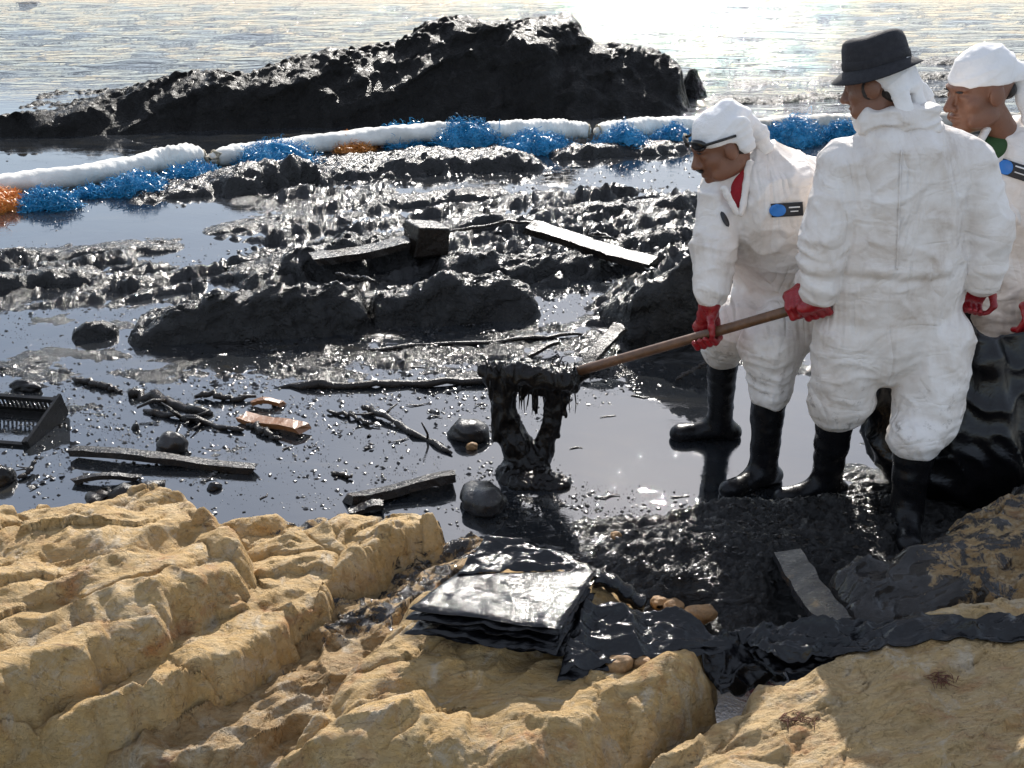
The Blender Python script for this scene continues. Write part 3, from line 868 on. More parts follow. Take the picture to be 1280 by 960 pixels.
# ------------------------------------------------------------------ clumps of plastic netting
def netting(label, x0, x1, y0, y1, mat, seed, group, dens=1.0):
    """tangled heap of plastic strands; its foot at pixel row y1, its top at y0"""
    rs = np.random.RandomState(seed)
    a, b = G(x0, y1), G(x1, y1)
    c = (a + b) / 2; rx = (b[0] - a[0]) / 2
    h = J((x0 + x1) / 2, y0, c[1] + .12)[2]
    h = max(.06, h * .84); ry = max(.12, min(.28, rx * .7))
    c[1] += ry * .7
    ce = empty('netting_clump', (c[0], c[1], 0)); tag(ce, label, 'netting', group)
    # dense core
    nu, nv = 26, 12; vs = []
    def surf(th, ph, k=1.0):
        n = 1 + .18 * math.sin(3 * th + seed) + .12 * math.sin(7 * th + 2 * ph + seed)
        return np.array([c[0] + rx * k * n * math.cos(th) * math.cos(ph), c[1] + ry * k * n * math.sin(th) * math.cos(ph), h * k * math.sin(ph) * (1 + .16 * math.sin(2 * th + seed) + .1 * math.sin(5 * th)) - .01])
    for j in range(nv):
        for i in range(nu): vs.append(surf(2 * math.pi * i / nu, math.pi / 2 * j / (nv - 1), .74))
    fs = [(j * nu + i, j * nu + (i + 1) % nu, (j + 1) * nu + (i + 1) % nu, (j + 1) * nu + i) for j in range(nv - 1) for i in range(nu)]
    core = mesh_obj('core', vs, fs, M[mat], ce)
    V, F = [], []
    n = int((1000 + 2600 * rx) * dens)
    for k in range(n):
        th = rs.uniform(0, 2 * math.pi); ph = math.asin(rs.uniform(0, 1)) if rs.rand() < .9 else 0.05
        p = surf(th, ph, rs.uniform(.70, 1.0))
        d = rs.normal(size=3) * [1, 1, .6]; d = d / np.linalg.norm(d); ln = rs.uniform(.03, .08)
        bnd = rs.normal(size=3) * .03; w = rs.uniform(.0014, .0032); s_ = np.cross(d, rs.normal(size=3)); s_ = s_ / np.linalg.norm(s_) * w
        i0 = len(V)
        for q in range(5):
            t = q / 4 - .5
            m_ = p + d * ln * t + bnd * (.25 - t * t) * 4 * .8
            m_[2] = max(m_[2], .002)
            V += [m_ - s_, m_ + s_]
        F += [(i0 + 2 * q, i0 + 2 * q + 1, i0 + 2 * q + 3, i0 + 2 * q + 2) for q in range(4)]
    o = mesh_obj('strand', V, np.array(F), M[mat], ce, False); o['kind'] = 'stuff'
    return ce
BG = 'blue netting clumps along the boom'
for i, (lab, x0, x1, y0, y1) in enumerate([
        ('blue netting clump lying in the water right beside the orange clump', 14, 92, 231, 263),
        ('thin blue netting scrap trailing between two blue clumps in the water', 88, 130, 232, 247),
        ('blue netting clump on the water under the white boom section with the swollen end', 118, 212, 211, 246),
        ('blue netting clump below the swollen tied end of the boom', 200, 278, 200, 230),
        ('large blue netting heap draped along the boom ahead of the long orange clump', 284, 394, 170, 213),
        ('blue netting heap right after the long orange clump', 462, 545, 150, 184),
        ('tallest blue netting heap, humped over the boom on the rocks', 538, 626, 142, 188),
        ('low blue netting heap in front of the boom section over the rocks', 618, 722, 160, 195),
        ('blue netting heap at the start of the boom section behind the headscarf', 742, 818, 149, 191),
        ('small blue netting heap just beside the bending worker\'s forehead', 812, 872, 150, 184),
        ('peaked blue netting heap on the stained boom beside the hat worker\'s shoulder', 956, 1038, 139, 182),
        ('blue netting clump partly hidden by the hat worker\'s face', 1030, 1082, 143, 178)]):
    netting(lab, x0, x1, y0, y1, 'bluenet', 40 + i, BG)
OG = 'orange netting clumps along the boom'
netting('rust orange netting clump in the water by the end of the boom', -60, 30, 231, 264, 'orangenet', 61, OG)
netting('long flat orange netting clump on the boom between two blue heaps', 384, 474, 166, 190, 'orangenet', 62, OG)
netting('orange netting clump showing just behind the bending worker\'s headscarf', 918, 962, 150, 174, 'orangenet', 63, OG)

# ------------------------------------------------------------------ driftwood, planks, stones and rubbish in the pool
def lie(px, py, z=0.0): return G(px, py, z)
def board(label, p, q, w, t, mat='oilwood', roll=0.0, zp=.012, zq=.012, name='plank', cat='plank', seed=0, group=None):
    """a worn board between two pixels, with split ends and uneven edges"""
    rs = np.random.RandomState(seed + 900)
    a, b = G(*p, zp), G(*q, zq); d = b - a; L = np.linalg.norm(d); e = d / L
    s = unit0(np.cross((0, 0, 1), e)); n = np.cross(e, s)
    s, n = s * math.cos(roll) + n * math.sin(roll), -s * math.sin(roll) + n * math.cos(roll)
    N = 14; vs = []
    for i in range(N):
        u = i / (N - 1)
        ww = w / 2 * (1 + .05 * rs.normal()); jl = 0.0
        for (su, sn) in ((-1, -1), (1, -1), (1, 1), (0, 1.08), (-1, 1)):
            ej = rs.uniform(-.02, .02) if i in (0, N - 1) else 0
            vs.append(a + e * (L * u + ej) + s * su * ww * (1 + .03 * rs.normal()) + n * sn * t / 2 * (1 + .08 * rs.normal()) + np.array([0, 0, t / 2 + .01 * math.sin(u * 5 + seed)]))
    fs = [(i * 5 + k, i * 5 + (k + 1) % 5, (i + 1) * 5 + (k + 1) % 5, (i + 1) * 5 + k) for i in range(N - 1) for k in range(5)]
    fs += [tuple(range(5))[::-1], tuple((N - 1) * 5 + k for k in range(5))]
    return tag(mesh_obj(name, vs, fs, M[mat], None, False), label, cat, group)
def stick(label, pts, r, mat='oilwood', seed=0, name='stick', cat='stick', twigs=0, group=None):
    """a crooked branch along pixels (x, y, height)"""
    rs = np.random.RandomState(seed + 300)
    P = np.array([G(*p) for p in pts]); t = np.linspace(0, 1, len(P)); tt = np.linspace(0, 1, 16)
    C = np.stack([np.interp(tt, t, P[:, k]) for k in range(3)], 1) + rs.normal(size=(16, 3)) * r * .35
    R = r * (1 - .45 * np.abs(tt - .4)) * (1 + .18 * rs.normal(size=16)); R[0] *= .7; R[-1] *= .5
    m = MB().tube(C, R, 8)
    o = m.build(name, M[mat], None, True)
    tag(o, label, cat, group)
    for k in range(twigs):
        i = rs.randint(3, 13); e = rs.normal(size=3) * [1, 1, .6]; e[2] = abs(e[2]) * .6 + .1
        q = C[i] + unit0(e) * r * 6
        MB().tube([C[i], (C[i] + q) / 2 + rs.normal(size=3) * r * .4, q], [r * .5, r * .35, r * .2], 6).build('twig', M[mat], o, True)
    return o
def pebble(label, px, py, r, mat='stone', seed=0, name='stone', cat='stone', group=None, z=0.0):
    S = SDF(np.array([-1.6, -1.6, -1.4]), np.array([1.6, 1.6, 1.4]), .14)
    rs = np.random.RandomState(seed + 50)
    S.ell((0, 0, 0), (1, 1, 1), None, .2)
    for k in range(3): S.ell(rs.normal(size=3) * .35, rs.uniform(.6, .9, 3), None, .3)
    v, f = S.mesh(1); n = vnormals(v, f)
    v = v + n * (.16 * n3(v[:, 0] * 1.6 + seed, v[:, 1] * 1.6, v[:, 2] * 1.6))[:, None]
    c = G(px, py, z)
    v = v * np.array(r) + c + np.array([0, r[1] * .5, r[2] * .45])
    return tag(mesh_obj(name, v, f, M[mat]), label, cat, group)

board('long oil-blackened plank lying across the jagged rock shelf', (662, 290), (815, 334), .13, .05, zp=.16, zq=.08, seed=1, roll=.15)
board('flat plank reaching from the tarred block, its top catching the light', (392, 330), (508, 308), .15, .045, zp=.12, zq=.16, seed=2)
c = G(532, 318, .10)
o = MB().box(c + np.array([0, .10, .08]), (.24, .22, .20), np.array(Matrix.Rotation(.5, 3, 'Z') @ Matrix.Rotation(.12, 3, 'Y')), jit=.014, rs=np.random.RandomState(5)).build('tarred_block', M['oilwood'])
bv = o.modifiers.new('soft', 'BEVEL'); bv.width = .012; bv.segments = 2
tag(o, 'square tarred block standing on the rock heap', 'block')
stick('thin straight pole floating in front of the black rock ledge', [(452, 437, .01), (600, 428, .012), (738, 416, .012)], .014, seed=4, name='pole', cat='pole')
stick('long thick pole floating behind the tar clump', [(342, 483, .01), (480, 482, .01), (645, 476, .012)], .022, seed=5, name='pole', cat='pole')
board('board propped against the boulder behind the shovel handle', (727, 468), (776, 408), .075, .025, zp=.02, zq=.16, seed=6)
board('short broken slat beside the propped board', (660, 445), (700, 430), .03, .02, seed=61, zp=.02, zq=.03)
stick('slim grey driftwood stick lying apart beyond the crate', [(95, 473, .01), (125, 482, .012), (152, 489, .01)], .018, seed=7)
stick('stout tapering driftwood stick beyond the crate', [(160, 490, .012), (215, 503, .015), (264, 518, .01)], .028, seed=8, twigs=1)
stick('rotten weed-covered stick beside the stout tapering stick', [(178, 513, .01), (240, 524, .012), (303, 539, .01)], .018, seed=9, twigs=6)
board('orange-brown plank floating on the oily water', (303, 522), (379, 540), .075, .022, 'brownwood', seed=10)
stick('pale grey stick lying against the orange-brown plank', [(312, 530, .01), (332, 540, .012), (351, 550, .01)], .019, 'oilwood', seed=11)
board('short brown slat floating behind the orange-brown plank', (315, 505), (353, 505), .035, .02, 'brownwood', seed=12)
stick('wavy dark root floating behind the short brown slat', [(244, 496, .01), (268, 492, .03), (290, 499, .01), (318, 495, .02)], .016, seed=13)
stick('thin straight twig floating between the brown plank and the knobbed branch', [(409, 514, .01), (440, 520, .012), (466, 531, .01)], .011, 'oilwood', seed=14)
stick('branch with a knobbed end pointing towards the stone under the tar', [(454, 508, .03), (462, 512, .02), (510, 536, .012), (563, 566, .01)], .017, seed=15, twigs=3)
board('oily plank with a pale wet top floating beside the yellow ledge', (434, 628), (568, 602), .075, .035, seed=16, roll=-.25)
board('splintered offcut under the oily plank with the pale top', (438, 640), (482, 634), .05, .02, seed=17)
board('short slat floating beside the crate, parallel to the log', (92, 602), (172, 598), .03, .02, seed=18)
board('long debris-covered strip of wood reaching out from the crate', (90, 568), (318, 588), .05, .03, seed=19)
stick('short black log floating near the yellow slab', [(114, 626, .03), (160, 620, .04), (205, 612, .025)], .045, seed=20, name='log', cat='log')
stick('bare twig in front of the crate', [(22, 598, .01), (38, 588, .02), (44, 574, .04)], .010, seed=21, twigs=2)
stick('crooked branch lying behind the bending worker\'s boot', [(846, 474, .02), (868, 462, .05), (890, 446, .10)], .013, seed=22, twigs=1)
stick('short twig floating beyond the oily plank', [(414, 590, .008), (440, 597, .01)], .010, seed=23)
stick('loose pole end lying across the rough rock heap', [(420, 342, .16), (470, 352, .17)], .014, seed=24)
stick('forked branch sticking up from the weedy rocks behind the bending worker', [(726, 300, .12), (748, 292, .16), (772, 300, .14)], .014, seed=25, twigs=3)
stick('thin branch laid over the rock knob behind the long plank', [(560, 290, .12), (640, 276, .16), (690, 282, .12)], .014, seed=26, twigs=2)
for i, (px, py, l, an) in enumerate([(520, 505, .10, .2), (545, 520, .07, -.4), (500, 550, .09, .6), (380, 470, .10, .1), (470, 455, .12, -.1), (600, 505, .06, .5), (30, 480, .10, .4), (70, 478, .09, -.3), (15, 350, .12, .2),
                                     (520, 460, .12, .1), (400, 450, .11, -.2), (760, 520, .08, .3), (800, 495, .09, -.2), (720, 560, .06, .2), (360, 560, .06, .9), (260, 600, .07, .3), (330, 620, .05, 1.2), (640, 385, .12, .2), (850, 620, .08, .1), (760, 620, .10, .2)]):
    c = G(px, py, .004); d = np.array([math.cos(an), math.sin(an), 0]) * l; r_ = np.random.RandomState(700 + i)
    o = MB().tube([c - d / 2, c - d * .2 + r_.normal(size=3) * [.006, .008, .002], c + d * .15 + r_.normal(size=3) * [.006, .008, .002], c + d / 2], [.002, .0055, .005, .002], 6, .6).build('wood_chip', M['oilwood'], None, False)
    tag(o, 'small oil-blackened wood chip adrift among the debris', 'wood chip', 'wood chips adrift on the oily pool')
pebble('smooth dark stone in the pool beside the tar clump', 588, 551, (.088, .07, .055), seed=1)
pebble('dark rounded stone in the pool below the tar clump', 604, 641, (.088, .075, .065), seed=2)
pebble('small broken tan brick beside the smooth dark stone', 590, 562, (.026, .022, .02), 'brick', 3, 'brick_fragment', 'brick')
pebble('grey round stone resting on the debris strip', 217, 566, (.058, .05, .055), seed=4)
pebble('small dark float bobbing behind the grey round stone', 169, 537, (.016, .015, .018), seed=5, name='float', cat='float')
pebble('black lump in front of the crate', 0, 606, (.05, .04, .05), 'oilgoo', 6, 'tar_lump', 'tar')
pebble('low black lump in the pool beyond the crate', 30, 488, (.07, .04, .03), 'oilgoo', 7, 'tar_lump', 'tar')
pebble('tar lump floating beside the yellow slab end', 268, 612, (.028, .02, .02), 'oilgoo', 8, 'tar_lump', 'tar')
for i, (px, py, r, mt, lab) in enumerate([(770, 672, .020, 'brick', 'tan pebble on the oily shore by the plank'), (842, 764, .034, 'brick', 'tan stone against the folded bag roll'), (822, 757, .026, 'brick', 'small tan stone behind the bag roll'),
                                          (962, 728, .034, 'brick', 'reddish pebble on the oily mud beside the leaning plank'), (940, 745, .026, 'brick', 'little brown pebble near the leaning plank'),
                                          (872, 778, .045, 'brick', 'tan stone beside the second bag fold'), (628, 702, .03, 'stone', 'black stone at the pool edge behind the upright bag flap')]):
    pebble(lab, px, py, (r, r * .8, r * .75), mt, 20 + i, z=.03)

# plastic crate, half sunk
def crate():
    c = G(-26, 574, -.105); ce = empty('plastic_crate', (c[0], c[1], 0))
    tag(ce, 'broken black plastic crate half sunk in the oily water', 'crate')
    Rz = Matrix.Rotation(math.radians(-9), 3, 'Z') @ Matrix.Rotation(math.radians(17), 3, 'X')
    R = np.array(Rz)
    L, W, H = .58, .30, .085
    def put(name, ctr, size, par):
        return MB().box(c + R @ (np.array(ctr) + [0, W / 2, .03]), size, R).build(name, M['oilplastic'], par)
    for sy in (-1, 1):
        rail = put('rail', (0, sy * W / 2, H), (L, .018, .022), ce)
        put('rail', (0, sy * W / 2, .02), (L, .016, .02), ce)
        for k in range(26):
            put('slat', (-L / 2 + .02 + k * .0215, sy * W / 2, H / 2 + .01), (.007, .008, H - .03), rail)
    put('end_panel', (L / 2, 0, H / 2 + .02), (.014, W + .02, H + .03), ce); put('end_panel', (-L / 2, 0, H / 2), (.014, W, H), ce)
    put('base', (0, 0, 0.0), (L, W, .012), ce)
    for sx in (-1, 1):
        for sy in (-1, 1): put('corner_post', (sx * (L / 2 - .012), sy * (W / 2 - .012), H / 2 + .01), (.034, .034, H + .03), ce)
crate()

# fine scum, chips and weed scraps floating on the oil: nobody could count them
rs = np.random.RandomState(11)
V, F = [], []
def flake(p, r, tilt):
    n = rs.randint(4, 7); a0 = rs.uniform(0, 6.28); i0 = len(V)
    tx, ty = rs.normal(size=2) * tilt
    st = rs.uniform(.4, 1.0); an = rs.uniform(-.6, .6)
    for k in range(n):
        a = a0 + 2 * math.pi * k / n; q = r * rs.uniform(.55, 1.2)
        u, w = q * math.cos(a), q * st * math.sin(a)
        x, y = u * math.cos(an) - w * math.sin(an), u * math.sin(an) + w * math.cos(an)
        V.append((p[0] + x, p[1] + y, p[2] + max(-.001, tx * x + ty * y) + .0015))
    V.append((p[0], p[1], p[2] + r * rs.uniform(.15, .7) + .002))
    for k in range(n): F.append((i0 + k, i0 + (k + 1) % n, i0 + n, i0 + n))
DENS = [(300, 500, 330, 50, .8), (560, 440, 260, 55, 1.1), (820, 340, 120, 90, 1.0), (640, 300, 280, 70, .9), (90, 560, 140, 45, .5), (740, 480, 90, 40, .45), (90, 350, 160, 60, .8), (880, 700, 160, 70, .6),
        (1040, 680, 120, 40, .3), (480, 220, 260, 40, .8), (420, 590, 190, 60, .3), (850, 550, 130, 55, -1.6), (130, 285, 150, 20, -.9), (760, 630, 130, 30, .8), (820, 205, 120, 30, .8), (660, 610, 60, 50, .8)]
N0 = 160000
cx_ = rs.uniform(-60, 1130, N0); cy_ = 190 + 560 * rs.uniform(0, 1, N0) ** .8
dn_ = blobs(cx_, cy_, DENS) * (.30 + 1.1 * (n2(cx_ * .022, cy_ * .05) + .30))
ok = np.nonzero(rs.rand(N0) < dn_)[0][:22000]
for i in ok:
    p = G(cx_[i], cy_[i]); p[2] = mud_z(p[0], p[1])
    r = (.0022 + .014 * rs.rand() ** 7) * (1 + .12 * max(0, p[1] - 4))
    flake(p, r, .22)
    if rs.rand() < .03:
        for k in range(4): flake(p + np.array([rs.normal() * .02, rs.normal() * .015, .004]), r * 1.2, .5)
sc_ = mesh_obj('floating_scum', V, [tuple(dict.fromkeys(f)) for f in F], M['flake'], None, True)
tag(sc_, 'fine oily scum, wood chips and weed scraps floating all over the pool', 'scum', kind='stuff')
# ------------------------------------------------------------------ black plastic bags on the ledge
def fold(name, label, quad, z, thick, seed, sag=0.0, wr=.010, cat='bag', nu=60, nv=44, jit=.0, parent=None, edge=8, group=None, drape=False, zoff=0.0):
    """a folded bag: flat pillow over four pixels (far left, far right, near right, near left), creased, its edge rounded"""
    q = np.array([G(x, y, zz) for (x, y), zz in zip(quad, z if not np.isscalar(z) else [z] * 4)])
    q[:, 2] += zoff
    u, v = np.meshgrid(np.linspace(0, 1, nu), np.linspace(0, 1, nv))
    o = seed * 5.3
    uu = u + .02 * fbm2(v * 4 + o, u * 2, 2) * 4 * u * (1 - u) + .012 * n2(v * 7 + o, u * 0) * (1 - 2 * np.abs(u - .5)); vv = v
    P = ((1 - uu) * (1 - vv))[..., None] * q[0] + (uu * (1 - vv))[..., None] * q[1] + (uu * vv)[..., None] * q[2] + ((1 - uu) * vv)[..., None] * q[3]
    rim = np.clip(np.minimum(np.minimum(u, 1 - u) * nu / 6, np.minimum(v, 1 - v) * nv / 6), 0, 1)
    prof = np.sqrt(np.clip(1 - (1 - rim) ** 2, 0, 1))
    x, y = P[..., 0], P[..., 1]
    W = wr * (fbm2(x * 6 + o, y * 9, 4, .55) * 1.3 + .9 * ((1 - np.abs(n2(x * 5 + y * 4 + o, y * 6 - x * 3))) ** 4 - .3) + .35 * ((1 - np.abs(n2(x * 14 - y * 9, y * 15 + o))) ** 4) + .5 * ((1 - np.abs(n2(x * 3 + y * 16 + o, y * 3 - x * 2))) ** 6))
    P = P.copy(); P[..., 2] += W - sag * (4 * u * (1 - u)) * (4 * v * (1 - v))
    wav = .008 * n2(u * 9 + o, v * 9)
    top = P.copy(); top[..., 2] += thick / 2 * prof
    bot = P.copy(); bot[..., 2] -= thick / 2 * prof
    if drape:
        for A in (top, bot):
            for i in range(nv):
                for j in range(nu):
                    g = surf_z(A[i, j, 0], A[i, j, 1]) + .006
                    if A[i, j, 2] < g: A[i, j, 2] = g + (.004 if A is top else 0)
    vs = np.concatenate([top.reshape(-1, 3), bot.reshape(-1, 3)])
    f = grid_faces(nv, nu)
    fs = np.concatenate([f[:, ::-1], f + nu * nv])
    # stitch the rim
    ring = list(range(nu)) + [i * nu + nu - 1 for i in range(1, nv)] + [(nv - 1) * nu + j for j in range(nu - 2, -1, -1)] + [i * nu for i in range(nv - 2, 0, -1)]
    ring = np.array(ring); nx = np.roll(ring, -1)
    fs = np.concatenate([fs, np.stack([ring, nx, nx + nu * nv, ring + nu * nv], 1)])
    ob = mesh_obj(name, vs, fs, M['bag'], parent)
    if label: tag(ob, label, cat, group)
    return ob

PILE = max(surf_z(*G(x, y, .36)[:2]) for x, y in ((600, 740), (650, 750), (690, 770), (560, 755))) + .062
pileq = [(569, 718), (746, 714), (700, 788), (511, 762)]
names = ['topmost folded black plastic bag of the pile on the tan ledge', 'second folded black bag from the top of the pile on the ledge', 'third folded black bag down in the pile on the ledge', 'fourth folded black bag down in the pile on the ledge', 'lowest folded black bag pressed under the pile on the ledge']
rs = np.random.RandomState(3)
for i, lab in enumerate(names):
    dx = [0, 5, -4, 6, -6][i]; dy = [0, 3, 1, 4, 2][i]
    fold('folded_bag', lab, [(x + dx * (1 if k in (0, 3) else -.4) + rs.uniform(-9, 9) * (i > 0), y + dy + rs.uniform(-5, 5) * (i > 0)) for k, (x, y) in enumerate(pileq)], PILE, .015, 10 + i, wr=.004 if i == 0 else .013, zoff=-i * .021, nu=80, nv=60)
# shiny upright flap behind the pile
fold('bag_flap', 'crinkled shiny bag propped up behind the folded pile', [(606, 676), (650, 676), (722, 711), (570, 722)], [PILE + .03, PILE + .03, PILE, PILE], .016, 21, wr=.016, cat='bag')
fold('bag_flap', 'loose bag sloping down behind the pile towards the pool', [(640, 680), (700, 690), (752, 722), (690, 716)], [PILE - .03, PILE - .06, PILE - .03, PILE], .014, 22, wr=.012, cat='bag')
# roll at the end of the pile
a, b = G(742, 722, .36), G(806, 752, .30)
C = [a + (b - a) * t + np.array([0, 0, .012 * math.sin(t * 5)]) for t in np.linspace(0, 1, 14)]
r = MB().tube(C, [.030 + .006 * math.sin(i * 1.7) for i in range(14)], 16, .8).build('bag_roll', M['bag'], None, True)
tag(r, 'rolled-up black bag sticking out past the folded pile', 'bag')
# second fold that slides off the ledge
fold('folded_bag', 'loosely folded black bag sliding off the ledge beside the pile', [(725, 760), (852, 764), (905, 806), (700, 842)], [.36, .33, .28, .31], .016, 31, wr=.026)
fold('folded_bag', 'flattened black bag squeezed under the loosely folded bag', [(722, 764), (854, 768), (908, 808), (696, 844)], [.36, .33, .28, .31], .016, 33, wr=.024, zoff=-.032)
fold('folded_bag', 'black bag slumped into the gap between the ledge and the pale slab', [(868, 800), (950, 796), (985, 850), (900, 878)], [.26, .20, .14, .13], .03, 35, wr=.03)
# long bag trailing over the pale slab
fold('trailing_bag', 'long creased black bag trailing along the pale slab', [(918, 783), (1090, 782), (1105, 812), (968, 834)], [.27, .28, .29, .25], .016, 41, wr=.034, drape=True)
fold('trailing_bag', 'twisted black bag strip running on under the oily boulder', [(1040, 790), (1300, 778), (1300, 800), (1010, 832)], [.27, .36, .36, .24], .016, 43, wr=.036, drape=True)
fold('trailing_bag', 'crumpled bag edge folded under the long creased bag', [(922, 785), (1090, 784), (1110, 815), (972, 836)], [.27, .28, .29, .25], .016, 45, wr=.03, zoff=-.030)
board('oil-smeared weathered plank leaning between the mud and the boulder', (984, 700), (1046, 790), .105, .028, 'plankoil', zp=.10, zq=.20, seed=40, roll=.06)
# broken tan stones wedged under the bags
for i, (px, py, r_) in enumerate([(770, 842, .034), (802, 836, .026), (826, 850, .020)]):
    pebble(['big broken tan stone wedged under the loosely folded bag', 'yellow stone wedged under the bag beside the big broken stone', 'small pale chip of stone in front of the wedged stones'][i], px, py, (r_, r_ * .8, r_ * .9), 'brick', 70 + i, z=.27)
# dry weed on the pale slab
for i, (px, py, lab) in enumerate([(990, 908, 'dry brown weed tuft on the pale slab below the trailing bag'), (1170, 880, 'rust-red weed scrap lying on the pale slab')]):
    rs = np.random.RandomState(80 + i); c = G(px, py, .25); c[2] = surf_z(c[0], c[1]); m = MB()
    for k in range(26):
        p = c + np.array([rs.normal() * .022, rs.normal() * .012, .002]); d = rs.normal(size=3) * [1, .7, .25]; d = d / np.linalg.norm(d) * rs.uniform(.012, .035)
        m.tube([p - d, p + np.array([0, 0, .008]), p + d], [.0008, .0015, .0006], 4)
    tag(m.build('dry_weed', M['weed'], None, True), lab, 'weed')
    bpy.data.objects[-1]['kind'] = 'stuff'
# ------------------------------------------------------------------ people
from mathutils.bvhtree import BVHTree

def unit(v):
    v = np.array(v, float); return v / np.linalg.norm(v)

def frame(fwd, up=(0, 0, 1)):
    f = unit(fwd); l = unit(np.cross(up, f)); u = np.cross(f, l)
    return np.stack([f, l, u], 1)                 # columns: forward, left, up

class Head:
    def __init__(self, c, fwd, up=(0, 0, 1), s=1.05):
        self.c = np.array(c, float); self.R = frame(fwd, up); self.s = s
    def p(self, x, y, z): return self.c + self.R @ (np.array([x, y, z]) * self.s)
    def ell(self, S, c, r, k, sub=False, rot=None):
        S.ell(self.p(*c), np.array(r) * self.s, self.R, k, sub)
    def build(self, S, jaw=1.0):
        s = self.s; e = self.ell
        e(S, (-.012, 0, .035), (.098, .077, .098), .02)
        e(S, (.028, 0, -.045), (.064, .058, .074 * jaw), .04)
        e(S, (.066, 0, -.098), (.024, .026, .020), .03)
        e(S, (.080, 0, .032), (.018, .052, .012), .02)
        for y in (-1, 1):
            e(S, (.052, y * .042, -.020), (.030, .024, .026), .02)
            e(S, (.100, y * .031, .008), (.016, .018, .011), .014, sub=True)
            e(S, (.076, y * .030, .006), (.014, .017, .012), .008)
            e(S, (-.004, y * .079, -.004), (.026, .010, .033), .008)
            e(S, (.030, y * .055, -.072), (.05, .012, .022), .03)
        S.cone(self.p(.090, 0, .018), self.p(.112, 0, -.024), .008 * s, .0135 * s, .014)
        for y in (-1, 1): S.ell(self.p(.098, y * .013, -.030), .009 * s, None, .010)
        e(S, (.091, 0, -.054), (.011, .024, .0065), .008)
        e(S, (.088, 0, -.069), (.012, .021, .0075), .008)
        e(S, (.106, 0, -.0615), (.012, .026, .0022), .005, sub=True)

def grow(S, it=2): return S.mesh(it)

def folds(v, f, seed, joints, amp=.010, waist=None):
    """cloth folds pressed into a suit: rings where limbs bend, soft diagonal creases elsewhere"""
    n = vnormals(v, f)
    o = seed * 3.1
    wx = v[:, 0] + .05 * fbm3(v[:, 0] * 5 + o, v[:, 1] * 5, v[:, 2] * 5, 2)
    wz = v[:, 2] + .06 * fbm3(v[:, 0] * 4, v[:, 1] * 4 + o, v[:, 2] * 4, 2)
    a = 1 - np.abs(n3(wx * 4.5 + o, v[:, 1] * 4.5, wz * 17)); a = a ** 3
    b = 1 - np.abs(n3(wx * 5.5 + wz * 1.8, v[:, 1] * 4 + o, wz * 2.2 - wx * 1.6)); b = b ** 4
    b2 = 1 - np.abs(n3(wx * 4 - wz * 7, v[:, 1] * 5 - o, wz * 4 + wx * 5)); b = b + .7 * b2 ** 7
    c = fbm3(v[:, 0] * 12, v[:, 1] * 12 + o, v[:, 2] * 12, 2)
    w = np.zeros(len(v))
    for j, r in joints: w = np.maximum(w, np.exp(-(np.linalg.norm(v - np.array(j), axis=1) / r) ** 2))
    d = amp * (w * 1.25 * (a - .35) + (1 - .5 * w) * 1.35 * (b - .30) + .22 * c)
    if waist:
        z0 = waist(v)
        g = .7 + .6 * n3(v[:, 0] * 5, v[:, 1] * 5, v[:, 2] * 0); z0 = z0 + .015 * n3(v[:, 0] * 4, v[:, 1] * 4, v[:, 2] * 0)
        d += g * (.010 * np.exp(-((v[:, 2] - z0 - .028) / .022) ** 2) - .010 * np.exp(-((v[:, 2] - z0 + .010) / .014) ** 2))
    return v + n * d[:, None]

def bounds(pts, m):
    pts = np.array(pts); return pts.min(0) - m, pts.max(0) + m

def glove(name, c, axis, wrist, fore, parent, flip=1, cuff=.07, s=1.0):
    """rubber glove closed round a rod through c: palm, four curled fingers, thumb, flared cuff"""
    c = np.array(c, float); wrist = np.array(wrist, float); ax = unit(axis)
    w = wrist - c; w = unit(w - ax * (w @ ax)); n = np.cross(ax, w) * flip
    lo, hi = bounds([c, wrist, wrist + unit(fore) * cuff], .10)
    S = SDF(lo, hi, .004)
    def pt(off, phi, R):
        p = math.radians(phi); return c + ax * off * s + (w * math.cos(p) + n * math.sin(p)) * R * s
    kn = []
    for i, ln in enumerate((.93, 1.0, .97, .84)):
        off = (i - 1.5) * .0225
        k0 = pt(off, 48, .054); k1 = pt(off * 1.03, 118, .043 * (.8 + .2 * ln)); k2 = pt(off, 185, .036); k3 = pt(off * .97, 235 + 22 * (ln - .9) * 10 * .2, .033)
        S.cone(k0, k1, .0125 * s, .0118 * s, .006).cone(k1, k2, .0118 * s, .0108 * s, .005).cone(k2, k3, .0108 * s, .0095 * s, .005)
        S.cone(wrist + (k0 - wrist) * .25, k0, .019 * s, .0135 * s, .022)
        kn.append(k0)
    S.cone(kn[0], kn[3], .013 * s, .013 * s, .012)
    S.cone(wrist * .5 + (kn[0] + kn[3]) * .25 + ax * .012, wrist * .5 + (kn[0] + kn[3]) * .25 - ax * .012, .024 * s, .024 * s, .02)
    t0 = wrist + ax * .020 * s; t1 = pt(.040, -8, .046); t2 = pt(.046, -62, .040); t3 = pt(.040, -108, .034)
    S.cone(t0, t1, .020 * s, .015 * s, .015).cone(t1, t2, .0135 * s, .012 * s, .006).cone(t2, t3, .012 * s, .0100 * s, .006)
    S.cone(wrist, wrist + unit(fore) * cuff, .036 * s, .045 * s, .025)
    v, f = S.mesh(1)
    nn = vnormals(v, f)
    v = v + nn * (.0022 * n3(v[:, 0] * 55, v[:, 1] * 55, v[:, 2] * 55))[:, None]
    return mesh_obj(name, v, f, M['glove'], parent)

